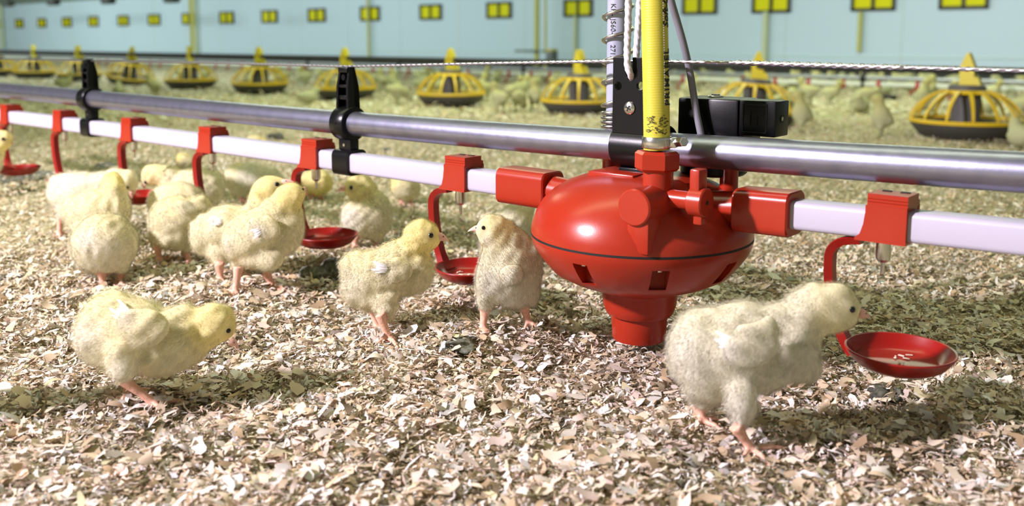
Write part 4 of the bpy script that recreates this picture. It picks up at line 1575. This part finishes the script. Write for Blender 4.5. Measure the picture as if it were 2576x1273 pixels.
chick('pale chick with white wing patch bending its head into the drip cup at the left', [(150, 594), (215, 597)],
      [(202, 482, 80, 52, 55), (150, 480, 30, 46, 38), (255, 470, 45, 40, 42), (294, 452, 38, 32, 34), (321, 456, 28, 32, 30), (328, 480, 16, 16, 18), (170, 520, 28, 38, 24, -8), (215, 525, 28, 38, 24, 10)],
      legs=[((152, 550), (150, 594), [(138, 602), (168, 592), (152, 604)], 8, 0), ((214, 552), (216, 597), [(230, 602), (206, 604)], 8, 0)],
      eyes=[(319, 472, 5)], beak=((330, 484), (334, 500), 8, -4, -4), head=(321, 455, 32, 0), wing=((200, 465), (162, 450), 30, 4, 12), plume=[(165, 448, 20, .8)], fwd=(1, 0, -.2), fur=9000, flen=.0060, yellow=.5)

chick('yellow-faced chick facing left behind the red clip arm, body greenish in shade', [(470, 548), (522, 546)],
      [(490, 470, 66, 50, 52), (538, 472, 26, 46, 36), (430, 450, 34, 36, 32), (415, 440, 33, 28, 30), (388, 440, 34, 30, 28), (372, 452, 16, 18, 18)],
      legs=[((474, 512), (470, 546), [(458, 552), (480, 552)], 7.5, 0), ((520, 512), (522, 544), [(510, 552), (532, 550)], 7.5, 0)],
      eyes=[(366, 459, 5)], beak=((365, 464), (361, 478), 8, 0, 0), head=(390, 440, 34, 0), fwd=(-1, 0, -.1), fur=8000, flen=.0058, yellow=.7)

chick('round yellow chick behind the round one with its back turned, partly behind a red arm', [(422, 618), (472, 612)],
      [(440, 512, 69, 57, 56), (470, 510, 50, 48, 46), (495, 530, 30, 34, 32, 30), (425, 560, 24, 36, 22), (465, 560, 24, 36, 22)],
      legs=[((424, 585), (422, 618), [(412, 624), (432, 624)], 8, 0), ((466, 582), (472, 612), [(482, 618), (464, 618)], 8, 0)],
      head=(495, 535, 28, 34), fwd=(.8, .5, -.3), fur=8000, flen=.0060, yellow=.75)

chick('pale chick preening under the white pipe behind the drinking pair', [(610, 508), (668, 508)],
      [(632, 454, 68, 46, 50), (600, 445, 36, 36, 36), (672, 452, 40, 38, 36), (698, 460, 20, 26, 24, 6), (615, 480, 24, 26, 20), (655, 480, 24, 26, 20)],
      legs=[((614, 490), (610, 508), [(602, 512), (620, 512)], 7, 0), ((662, 490), (668, 508), [(676, 512), (660, 512)], 7, 0)],
      head=(600, 440, 30, 0), plume=[(625, 430, 26, .5)], fwd=(-.7, -.4, 0), fur=7000, flen=.0058, yellow=.5)

chick('small round yellow chick seen behind the steel nipple under the middle hanger', [(785, 500), (808, 500)],
      [(794, 460, 46, 34, 38), (790, 472, 34, 24, 30), (806, 450, 26, 24, 24, -10)],
      legs=[((784, 488), (784, 500), [(776, 503), (790, 503)], 6, 0), ((806, 488), (808, 500), [(800, 503), (816, 503)], 6, 0)],
      head=(800, 455, 36, -8), fwd=(.4, -.8, 0), fur=5000, flen=.0058, yellow=.9)

chick('chick standing under the middle hanger facing left, pinkish breast', [(893, 627), (945, 622)],
      [(920, 545, 60, 58, 52), (898, 550, 42, 55, 44), (950, 540, 38, 60, 46), (916, 488, 38, 44, 38), (904, 470, 38, 34, 34), (880, 474, 18, 22, 22), (893, 590, 17, 22, 18), (945, 590, 18, 22, 18)],
      legs=[((893, 602), (893, 626), [(884, 633), (902, 633), (892, 618)], 8, 0), ((944, 602), (946, 622), [(936, 629), (955, 628)], 8, 0)],
      eyes=[(883, 472, 6)], beak=((866, 475), (843, 480), 10, -3, -5), head=(905, 470, 42, 0), plume=[(872, 550, 40, .6)], fwd=(-.9, -.3, .2), fur=10000, flen=.0060, yellow=.8)

chick('shaded chick behind the one with its head turned left, partly behind the regulator', [(1262, 652), (1312, 650)],
      [(1275, 585, 62, 62, 52), (1235, 600, 34, 48, 36), (1300, 550, 42, 46, 38), (1318, 530, 30, 30, 30), (1265, 630, 24, 22, 20), (1308, 630, 24, 22, 20)],
      legs=[((1264, 636), (1262, 652), [(1254, 657), (1272, 657)], 8, 0), ((1308, 636), (1312, 650), [(1320, 655), (1304, 655)], 8, 0)],
      head=(1318, 530, 30, 0), fwd=(.8, .3, .2), fur=8000, flen=.0060, yellow=.5)

chick('chick cut by the left edge of the photo, facing right above a drip cup', [(-60, 500), (-24, 502)],
      [(-48, 405, 54, 48, 44), (-18, 385, 30, 34, 28), (5, 352, 28, 27, 25), (-8, 366, 24, 26, 24), (-58, 450, 22, 30, 20), (-30, 450, 22, 30, 20)],
      legs=[((-58, 475), (-60, 500), [(-68, 506), (-50, 506)], 7, 0), ((-28, 475), (-24, 502), [(-32, 508), (-14, 508)], 7, 0)],
      eyes=[(8, 350, 5)], beak=((21, 355), (35, 361), 8, 0, 0), head=(4, 352, 28, 0), fwd=(1, 0, .2), fur=5000, flen=.0058, yellow=.9)

chick('small dull yellow chick far behind the red clip, peeking over a chick back', [(462, 440), (486, 440)],
      [(470, 408, 28, 22, 24), (458, 398, 16, 14, 15)], legs=[((463, 425), (462, 440), [(456, 442), (468, 442)], 5, 0), ((482, 425), (486, 440), [(480, 442), (492, 442)], 5, 0)],
      head=(458, 397, 16, 0), fwd=(-1, 0, 0), fur=3000, flen=.0055, yellow=1.0)
chick('small yellow chick whose back shows just above the white pipe beside a dark dropping', [(632, 392), (652, 392)],
      [(641, 362, 28, 24, 24), (660, 358, 14, 13, 14)], legs=[((632, 382), (632, 392), [(626, 394), (638, 394)], 5, 0), ((650, 382), (652, 392), [(646, 394), (660, 394)], 5, 0)],
      head=(660, 357, 14, 0), fwd=(1, 0, 0), fur=3000, flen=.0055, yellow=1.0)
chick('blurred chick resting under the white pipe between the hanger and the regulator clip', [(1010, 516), (1034, 516)],
      [(1020, 474, 38, 34, 34), (1000, 460, 20, 20, 20)], legs=[((1010, 500), (1010, 516), [(1003, 519), (1018, 519)], 6, 0), ((1032, 500), (1034, 516), [(1027, 519), (1042, 519)], 6, 0)],
      head=(1000, 460, 20, 0), fwd=(-1, 0, 0), fur=4000, flen=.0055, yellow=.9)
chick('chick just outside the left edge whose shadow falls into the lower left corner', [(-250, 1085), (-180, 1075)],
      [(-230, 895, 115, 95, 85), (-150, 865, 65, 80, 60), (-120, 780, 60, 62, 50), (-130, 820, 55, 60, 50), (-290, 900, 55, 80, 60), (-240, 985, 42, 70, 38, -15), (-190, 985, 42, 70, 38, 15)],
      legs=[((-245, 1035), (-250, 1085), [(-230, 1100), (-200, 1085)], 12, 0), ((-185, 1035), (-180, 1075), [(-160, 1090), (-140, 1075)], 12, 0)],
      head=(-120, 780, 58, 0), fwd=(1, 0, .2), fur=6000)
finish_chicks()

# ------------------------------------------------------------------ droppings and scraps in the litter
def clump(label, px, py, w, h, mat, n=9, name='dropping', seed=0):
    g = ground(px, py)
    k = zdepth(g) / FPX
    rr = random.Random(seed)
    m = MB()
    for i in range(n):
        a = rr.uniform(0, 6.28)
        d = rr.random() ** .6 * .8
        m.ico((math.cos(a) * d * w * k * .5, math.sin(a) * d * w * k * .5, h * k * rr.uniform(.1, .5) * (1 - d * .5)), (w * k * rr.uniform(.14, .28), w * k * rr.uniform(.14, .28), h * k * rr.uniform(.2, .42)), 3, Matrix.Rotation(rr.uniform(-.5, .5), 4, 'X'))
    o = bpy.data.objects.new('tmp', m.mesh('tmp', None)); COL.objects.link(o)
    rm = o.modifiers.new('r', 'REMESH'); rm.mode = 'VOXEL'; rm.voxel_size = max(.0012, w * k / 45)
    tx = bpy.data.textures.new('t', 'CLOUDS'); tx.noise_scale = w * k * .12
    dp = o.modifiers.new('d', 'DISPLACE'); dp.texture = tx; dp.strength = h * k * .22
    me = evaluated([o])[0]; drop([o]); bpy.data.textures.remove(tx)
    me.name = name
    me.materials.clear()
    me.polygons.foreach_set('use_smooth', [True] * len(me.polygons))
    c = link_mesh(name, me, mat)
    c.location = g.tolist()
    tag(c, label, 'dropping')
    return c


clump('dark grey green clod of droppings under the drip cup, left of the middle chick', 815, 700, 105, 62, DROPG, 14, seed=1)
clump('dark lump of droppings on the litter above the white pipe, left of the middle hanger', 692, 348, 44, 18, DROPM, 8, seed=2)
clump('small dark dropping between the two pipes, right of the middle hanger', 972, 378, 26, 10, DROPM, 6, seed=3)
clump('black and grey dropping on the shavings under the big red drip cup at the right', 2228, 998, 92, 34, DROPM, 12, seed=4)
clump('grey dropping beside the black one under the right drip cup', 2150, 1000, 46, 16, DROPG, 8, seed=5)
clump('flat grey green dropping patch at the left edge below the drip cup', 40, 456, 150, 14, DROPG, 16, seed=6)
clump('grey green dropping behind the left clips', 252, 421, 70, 12, DROPG, 9, seed=7)
clump('small brown dropping between the shavings, front left of the middle chick', 855, 868, 20, 10, DROPM, 5, seed=8)
clump('round brown dropping crumb beside the other one left of the middle chick', 822, 868, 14, 9, DROPM, 4, seed=9)
clump('grey flattened dropping in front of the chick seen from behind', 1150, 868, 130, 20, DROPG, 12, seed=10)
clump('dark dropping below the base of the regulator', 1600, 890, 46, 14, DROPM, 7, seed=11)
clump('dark dropping on the litter at the far left, beside the round white chick', 22, 705, 60, 16, DROPM, 7, seed=12)

# shavings lying in the two nearest cups
def cup_bits(root, n, label, seed):
    loc = Vector(root.location) + Matrix.Rotation(ROTZ, 4, 'Z') @ Vector((cup_s, 0, 0))
    zc = root.location.z + cup_z
    rr = random.Random(seed)
    m = MB()
    for i in range(n):
        a = rr.uniform(0, 6.28); d = CUP_R * .6 * rr.random() ** .6
        m.box((math.cos(a) * d, math.sin(a) * d, -.0098), (rr.uniform(.001, .006), rr.uniform(.0007, .0022), .0005), 0, Matrix.Rotation(rr.uniform(0, 6), 4, 'Z') @ Matrix.Rotation(rr.uniform(-.25, .25), 4, 'X'))
    o = m.build('shaving_bits', BITS, None, None)
    o.location = (loc.x, loc.y, zc)
    tag(o, label, 'litter', kind='stuff')


BITS = material('pale_shaving_bits', (0.78, 0.66, 0.52, 1), 0.8)
cup_bits(DR, 12, 'bits of wood shaving lying in the right drip cup', 1)
for ch in COL.objects:
    if ch.get('label', '').startswith('red nipple drinker just left'):
        cup_bits(ch, 16, 'bits of wood shaving lying in the drip cup behind the middle chick', 2)
        break

# ------------------------------------------------------------------ feeder line in the middle distance
F0 = ground(2425, 346)
F0[2] = 0
FK = zdepth(np.array([F0[0], F0[1], 0.05])) / FPX
PR = 0.150


def make_feeder(label):
    r = thing('pan_feeder', label, 'feeder', F0, ROTZ, 'yellow pan feeders along the feed line')
    MB().lathe([(0, .003), (PR * .74, .003), (PR * .79, .006), (PR * .95, .034), (PR * .97, .046), (PR * .965, .050), (PR * .93, .046), (PR * .88, .034), (PR * .64, .012), (0, .012)], 64).build('pan', PAN, r, 40)
    MB().lathe([(PR * .93, .044), (PR * 1.0, .046), (PR * 1.005, .053), (PR * .985, .056), (PR * .95, .056), (PR * .93, .052), (PR * .93, .044)], 64).build('rim_ring', YEL, r, 40)
    MB().lathe([(.034, .138), (.056, .138), (.064, .134), (.068, .128), (.060, .128), (.034, .130), (.034, .138)], 48).build('top_ring', YEL, r, 40)
    ribm = MB()
    N = 10
    pts = []
    for u in np.linspace(0, 1, N):
        a = u * math.pi / 2
        pts.append((.058 + (PR * .985 - .058) * (.6 * math.sin(a) + .4 * u), .134 - (.134 - .056) * (.6 * (1 - math.cos(a)) + .4 * u)))
    V = []
    for i, (x, z) in enumerate(pts):
        w = .0030 + .0030 * (1 - i / (N - 1))
        t = .0035
        V.append([ribm.bm.verts.new((x - t * .3, -w, z)), ribm.bm.verts.new((x + t * .7, -w, z + t)), ribm.bm.verts.new((x + t * .7, w, z + t)), ribm.bm.verts.new((x - t * .3, w, z))])
    for A, B in zip(V[:-1], V[1:]):
        for q in range(4):
            ribm.bm.faces.new([A[q], A[(q + 1) % 4], B[(q + 1) % 4], B[q]])
    ribm.bm.faces.new(V[0][::-1]); ribm.bm.faces.new(V[-1])
    rm = ribm.mesh('rib', 50)
    for q in range(14):
        o = link_mesh('rib', rm, YEL, r)
        o.rotation_euler = (0, 0, 2 * math.pi * (q + .35) / 14)
    MB().lathe([(0, .014), (.040, .030), (.038, .132), (0, .132)], 40).build('feed_cylinder', CYLG, r, 40)
    MB().lathe([(0, .012), (PR * .80, .030), (PR * .80, .034), (0, .034)], 48).build('feed_level', FEED, r, 60)
    MB().lathe([(0, .136), (.050, .136), (.050, .147), (.044, .152), (0, .152)], 40).build('collar', CYLG, r, 40)
    t = MB()
    t.prism([(-.019, .150), (.019, .150), (.019, .203), (.019, .204), (.003, .243), (-.003, .243), (-.019, .204), (-.019, .203)], -.014, .014)
    t.prism([(.019, .152), (.038, .152), (.031, .172), (.019, .176)], -.014, .014)
    t.build('feed_tower', YELT, r, 30)
    MB().cyl((0, -.0146, .196), (0, -.0135, .196), .006, n=20).build('red_plug', REDC, r)
    return r


FEED = material('feed_meal', (0.42, 0.34, 0.14, 1), 0.9, noise=(90, (0.30, 0.22, 0.08, 1), .4, .7))
fd = make_feeder('nearest yellow pan feeder at the right edge of the picture')
for px, lab in ((1892, 'yellow pan feeder partly hidden behind the black valve box'), (1457, 'yellow pan feeder just left of the black bracket and spring tube'),
                (1135, 'yellow pan feeder midway between the middle hanger and the hose'), (870, 'yellow pan feeder directly behind the middle black hanger'),
                (655, 'yellow pan feeder first to the left of the middle black hanger'), (481, 'yellow pan feeder second to the left of the middle hanger, below a yellow cord'),
                (325, 'tilted yellow pan feeder first to the right of the left hanger'), (201, 'blurred yellow pan feeder directly behind the left hanger'),
                (89, 'blurred yellow pan feeder left of the left hanger'), (-4, 'blurred yellow pan feeder cut by the left edge')):
    c = copy_tree(fd)
    c['label'] = lab
    s = line_at_px(F0, ES, px)
    p = F0 + s * ES
    c.location = p.tolist()
    if px == 325:
        c.rotation_euler = (.06, .16, ROTZ + .7)
    elif px == 1892:
        c.rotation_euler = (0.0, .06, ROTZ + .5)
    else:
        c.rotation_euler = (0, 0, ROTZ + RNG.uniform(-.3, .3))
ft = thing('feed_pipe', 'dark grey feed pipe running through the yellow feeder towers', 'pipe', (F0[0], F0[1], .193), ROTZ)
MB().cyl((-14, 0, 0), (1.6, 0, 0), .0105, n=24).build('pipe', material('dull_galvanised', (0.030, 0.031, 0.031, 1), .6, spec=.15), ft, 60)

# ------------------------------------------------------------------ second drinker line behind the feeders
G0 = pt(2200, 197, 4.45)
dl_t = float(np.dot(G0 - ORG, ET))
gl = thing('support_pipe', 'bright thin steel pipe of the far drinker line behind the feeders', 'pipe', G0, ROTZ)
MB().cyl((-16, 0, 0), (1.8, 0, 0), .0105, n=20).build('pipe', material('far_galvanised', (0.26, 0.27, 0.28, 1), .45, .7), gl, 60)
gw = thing('water_pipe', 'dull white water pipe of the far drinker line behind the feeders', 'pipe', G0 + np.array([0, 0, -.028]), ROTZ)
MB().sweep([(-16, 0), (1.8, 0)], rsq(.010, .003)).build('pipe', material('dull_white_pvc', (0.50, 0.53, 0.45, 1), .5), gw, 40)


def far_clip():
    r = thing('nipple_drinker', 'small red clip of the far drinker line', 'drinker', G0, ROTZ, 'small red clips of the far drinker line')
    MB().box((0, 0, -.034), (.020, .028, .032), .003).box((0, 0, -.014), (.014, .022, .012), .002).build('saddle', REDC, r)
    MB().tube([(-.008, 0, -.050), (-.026, 0, -.056), (-.034, 0, -.070), (-.030, 0, -.098)], .0055, 8).build('arm', REDC, r)
    MB().cyl((0, 0, -.064), (0, 0, -.050), .004, n=10).build('nipple', STEEL, r)
    return r


fc = far_clip()
first = True
for px in (2510, 2408, 2310, 2212, 2124, 2036, 1952, 1870, 1720, 1648, 1465, 1385, 1338, 1282, 1230, 1180, 1128, 1080, 1030, 985, 940, 770, 730, 695, 610, 575, 545, 405, 380, 270, 250):
    c = fc if first else copy_tree(fc)
    first = False
    c.location = (G0 + line_at_px(G0, ES, px) * ES).tolist()
hb = None
for px in (2172, 1318, 1005, 775):
    if hb is None:
        hb = thing('pipe_hanger', 'small black hanger on the far drinker line', 'hanger', G0, ROTZ, 'small black hangers of the far drinker line')
        MB().box((0, 0, -.012), (.016, .026, .085), .004).build('neck', BLACK, hb)
        MB().cyl((-.012, 0, 0), (.012, 0, 0), .017, n=24).build('pipe_ring', BLACK, hb)
        c = hb
    else:
        c = copy_tree(hb)
    c.location = (G0 + line_at_px(G0, ES, px) * ES).tolist()
tg = ground(2226, 248)
tr = thing('feed_tray', 'flat dark feed tray on the floor behind the lone standing chick', 'tray', tg, 0)
MB().lathe([(0, .002), (.055, .002), (.070, .016), (.066, .016), (.052, .006), (0, .006)], 40).build('tray', PAN, tr, 40)

# ------------------------------------------------------------------ inlets, cords and fittings on the wall
INW = on_wall(2487, 14)[0] - on_wall(2362, 14)[0]
zt0, zb0 = on_wall(1257, 5)[1], on_wall(1257, 46)[1]
ord_ = ['first', 'second', 'third', 'fourth', 'fifth', 'sixth', 'seventh', 'eighth', 'ninth', 'tenth', 'eleventh', 'twelfth', 'thirteenth', 'fourteenth', 'fifteenth', 'sixteenth', 'seventeenth', 'eighteenth', 'nineteenth']
inl = None
PXS = (-2, 48, 105, 168, 235, 310, 388, 475, 571, 679, 798, 932, 1085, 1257, 1456, 1761, 1941, 2197, 2424)
for i, px in enumerate(PXS):
    s = on_wall(px, 20)[0]
    loc = LW(s, TW - .002, (zt0 + zb0) / 2)
    lab = 'yellow air inlet on the wall, %s from the left edge' % ord_[i]
    if px == 1456:
        lab = 'yellow double flap air inlet on the wall, nearest to the left of the spring tube'
    if px == 1761:
        lab = 'yellow double flap air inlet on the wall, nearest to the right of the grey cable'
    if px == 2424:
        lab = 'yellow double flap air inlet on the wall, farthest right in the row'
    if inl is None:
        inl = thing('air_inlet', lab, 'air inlet', loc, ROTZ, 'yellow air inlets along the wall')
        h = zt0 - zb0
        f = MB()
        b = .022
        f.box((0, 0, h / 2 - b / 2), (INW, .05, b)).box((0, 0, -h / 2 + b / 2), (INW, .05, b)).box((-INW / 2 + b / 2, 0, 0), (b, .05, h)).box((INW / 2 - b / 2, 0, 0), (b, .05, h)).box((0, 0, 0), (b * .9, .05, h))
        f.build('frame', INFR, inl, None)
        for sx in (-1, 1):
            MB().box((sx * INW / 4, .0, 0), (INW / 2 - b * 1.2, .02, h - 1.7 * b), .003).build('flap', INLET, inl, None)
        c = inl
    else:
        c = copy_tree(inl)
        c['label'] = lab
    c.location = loc.tolist()

CORD = material('yellow_cord', (0.55, 0.55, 0.16, 1), .7)
CORDP = material('pale_yellow_rod', (0.60, 0.66, 0.40, 1), .7)


def cord(label, px, ytop, ybot, t, r, lean=0.0, mat=CORD, name='hanging_cord', cat='cord'):
    s0, z0 = sp(px, ybot, t)
    p = LW(s0, t, z0)
    z1 = sp(px, ytop, t)[1]
    o = MB().cyl((0, 0, 0), (lean, 0, z1 - z0), r, n=10).build(name, mat, None, 60)
    o.location = p.tolist(); o.rotation_euler = (0, 0, ROTZ)
    tag(o, label, cat)
    return o


FT = float(np.dot(F0 - ORG, ET))
cord('yellow cord hanging to the feeder second left of the middle hanger', 484, -60, 128, FT, .0095)
cord('pale cord close to the right of the yellow cord at the left', 494, -60, 136, TW - .05, .02)
cord('thin yellow cord on the wall at the middle of the picture', 928, -60, 146, TW - .05, .016)
cord('thick yellow post on the wall between the middle hanger and the hose', 1350, -60, 165, TW - .3, .026, name='post', cat='post')
cord('thin pale cord beside the thick yellow post on the wall', 1372, -60, 125, TW - .3, .012)
cord('faint yellow cord under the inlet left of the spring tube', 1446, 40, 150, TW - .03, .018, mat=CORDP)
cord('pale yellow rod under the inlet right of the black valve box', 1922, 30, 158, TW - .03, .024, mat=CORDP, name='rod', cat='rod')
cord('yellow rod hanging under the second inlet from the right', 2160, 30, 130, TW - .03, .018, mat=CORD, name='rod', cat='rod')
cord('faint cord on the wall at the left edge', 8, -60, 120, TW - .05, .03, mat=CORDP)
s, z = sp(1388, 140, TW - .35)
bxo = thing('winch_box', 'grey winch box with a yellow top on the thick wall post', 'box', LW(s, TW - .35, z), ROTZ)
MB().box((0, 0, 0), (.075, .10, .085), .008).build('casing', material('grey_box', (0.14, 0.16, 0.16, 1), .5), bxo)
MB().box((0, 0, .052), (.075, .10, .022), .006).build('lid', YELT, bxo)
s, z = sp(1340, 128, TW - .3)
rd = thing('wall_bracket_rod', 'dark horizontal rod crossing the thick yellow post on the wall', 'rod', LW(s, TW - .36, z), ROTZ)
m = MB()
m.cyl((-.17, 0, 0), (-.10, 0, 0), .010, n=12).cyl((-.08, 0, 0), (.12, 0, 0), .011, n=12).cyl((.15, 0, 0), (.21, 0, 0), .010, n=12)
m.cyl((-.17, 0, 0), (.21, 0, 0), .003, n=8)
m.build('rod', material('dark_rod', (0.12, 0.14, 0.12, 1), .6), rd, 40)
for px, py in ((20, 9), (134, 5), (272, 1), (432, -3)):
    s, z = sp(px, py, TW - 1.2)
    o = MB().box((0, 0, 0), (.26, .12, .10), .03).box((0, 0, .18), (.03, .03, .30)).build('roof_fitting', material('dark_fitting', (0.05, 0.055, 0.05, 1), .7), None, 40)
    o.location = LW(s, TW - 1.2, z).tolist(); o.rotation_euler = (0, 0, ROTZ)
    tag(o, 'dark blurred fitting hanging from the roof at the top left', 'fitting', 'dark fittings hanging from the roof')

# ------------------------------------------------------------------ the flock in the distance
FL_LEG = material('flock_shank', (0.55, 0.32, 0.20, 1), .6)


def flock_mesh(kind):
    m = MB()
    if kind == 0:      # standing, side view
        E = [((0, 0, .058), (.038, .027, .027)), ((-.026, 0, .060), (.020, .018, .018)), ((.024, 0, .064), (.022, .022, .024)), ((.036, 0, .088), (.013, .013, .022)), ((.042, 0, .104), (.018, .015, .016)), ((0, .014, .036), (.013, .011, .018)), ((0, -.014, .036), (.013, .011, .018))]
        beak = ((.056, 0, .103), (.070, 0, .101))
    elif kind == 1:    # pecking
        E = [((0, 0, .060), (.040, .028, .028)), ((-.028, 0, .066), (.020, .018, .018)), ((.030, 0, .052), (.022, .022, .023)), ((.048, 0, .038), (.014, .014, .018)), ((.056, 0, .026), (.017, .015, .015)), ((0, .014, .036), (.013, .011, .018)), ((0, -.014, .036), (.013, .011, .018))]
        beak = ((.066, 0, .016), (.072, 0, .005))
    elif kind == 2:    # sitting
        E = [((0, 0, .030), (.044, .032, .030)), ((.028, 0, .048), (.020, .020, .020)), ((.036, 0, .062), (.018, .016, .016)), ((-.03, 0, .034), (.02, .018, .018))]
        beak = ((.050, 0, .061), (.063, 0, .058))
    else:              # upright
        E = [((0, 0, .058), (.029, .028, .036)), ((.006, 0, .090), (.016, .016, .024)), ((.012, 0, .110), (.019, .016, .017)), ((-.018, 0, .050), (.018, .018, .020)), ((0, .013, .032), (.012, .011, .016)), ((0, -.013, .032), (.012, .011, .016))]
        beak = ((.027, 0, .109), (.040, 0, .106))
    for c, r in E:
        m.ico(c, r, 2)
    o = bpy.data.objects.new('tmp', m.mesh('tmp', None)); COL.objects.link(o)
    rm = o.modifiers.new('r', 'REMESH'); rm.mode = 'VOXEL'; rm.voxel_size = .005
    sm = o.modifiers.new('s', 'SMOOTH'); sm.iterations = 2
    me = evaluated([o])[0]; drop([o])
    bm = bmesh.new(); bm.from_mesh(me)
    nb = len(bm.faces)
    x = MB(); x.bm.free(); x.bm = bm
    if kind != 2:
        for s_ in (-1, 1):
            x.tube([(0, .014 * s_, .036), (-.004, .014 * s_, .022), (.001, .014 * s_, .001)], [.0042, .0036, .0034], 8)
            for dx, dy in ((.018, 0), (.014, .010), (.014, -.010), (-.010, 0)):
                x.tube([(.001, .014 * s_, .003), (dx, .014 * s_ + dy, .0015)], [.003, .0015], 6)
    x.cyl(beak[0], beak[1], .0045, .0006, n=8)
    n1 = len(bm.faces)
    bm.faces.ensure_lookup_table()
    for f in bm.faces[nb:]:
        f.material_index = 1
    me2 = bpy.data.meshes.new('body')
    bm.to_mesh(me2); bm.free()
    v = np.zeros(len(me2.vertices) * 3); me2.vertices.foreach_get('co', v); v = v.reshape(-1, 3)
    y = np.clip((v[:, 2] - .05) / .07, 0, .7)[:, None]
    t = (CREAM * .50 * (1 - y) + YELLOW * .52 * y) * np.array([.93, 1.0, .88])  # darker, greener copy of the chick down, with the distant shade put into it
    at = me2.color_attributes.new('tone', 'FLOAT_COLOR', 'POINT')
    at.data.foreach_set('color', np.concatenate([t, np.ones((len(t), 1))], 1).astype(np.float32).ravel())
    me2.materials.clear()
    me2.materials.append(DOWNF); me2.materials.append(FL_LEG)
    me2.polygons.foreach_set('use_smooth', [True] * len(me2.polygons))
    return me2


FM = [flock_mesh(i) for i in range(4)]
FLAB = 'small blurred pale yellow chick of the flock on the floor beyond the drinker line'
PLACED = []


def flock(px, py, kind, yaw, label=FLAB, sc=1.0, force=False):
    g = ground(px, py)
    for q in PLACED:
        if not force and np.linalg.norm(q[:2] - g[:2]) < .085:
            return
    for o_px in FEEDPOS:
        if np.linalg.norm(o_px[:2] - g[:2]) < PR + .03:
            return
    if not force and float(np.dot(g - ORG, ET)) < FT + .24 and label == FLAB:
        return
    PLACED.append(g)
    o = bpy.data.objects.new('chick', FM[kind])
    COL.objects.link(o)
    o.location = g.tolist()
    o.rotation_euler = (0, 0, yaw)
    o.scale = (sc, sc, sc)
    tag(o, label, 'chick', 'flock of chicks beyond the drinker line')


FEEDPOS = [np.array(o.location) for o in COL.objects if o.parent is None and o.name.startswith('pan_feeder')]
flock(2214, 344, 3, 2.6, 'lone pale chick standing upright left of the nearest yellow feeder')
flock(2014, 332, 3, 2.9, 'upright chick just right of the black valve box, in front of another')
flock(2050, 328, 1, 1.3, 'chick with its rear to the camera beside the upright one right of the valve box')
flock(2566, 372, 2, 1.5, 'chick at the right edge beside the nearest yellow feeder')
flock(1258, 284, 0, 2.2, 'chick standing between two yellow feeders left of the spring tube')
flock(1305, 282, 1, 1.2, 'chick pecking between two yellow feeders, left of the spring tube')
flock(1345, 276, 3, 1.8, 'upright chick close to the left side of the feeder by the spring tube')
flock(1000, 262, 1, .4, 'chick pecking to the left of the feeder midway along the wire')
flock(775, 262, 2, .5, 'chick sitting between the feeders left of the middle hanger')
flock(160, 236, 0, .3, 'blurred chick beside the leftmost hanger, in front of a feeder')
flock(300, 242, 2, 2, 'blurred chick sitting in front of the tilted feeder')
flock(390, 244, 0, 2.6, 'blurred chick right of the tilted feeder')
fr = random.Random(11)
for k in range(420):
    if len(PLACED) > 150:
        break
    px = fr.uniform(-10, 2600)
    py = 205 + 90 * fr.random() ** 1.9 + max(0, (px - 1500)) * .012
    if py < 150 + px * .02:
        continue
    if 1990 < px < 2300 and py > 285:
        continue
    flock(px, py, fr.choice((0, 0, 1, 1, 2, 3)), fr.uniform(0, 6.28), FLAB, fr.uniform(.88, 1.05))
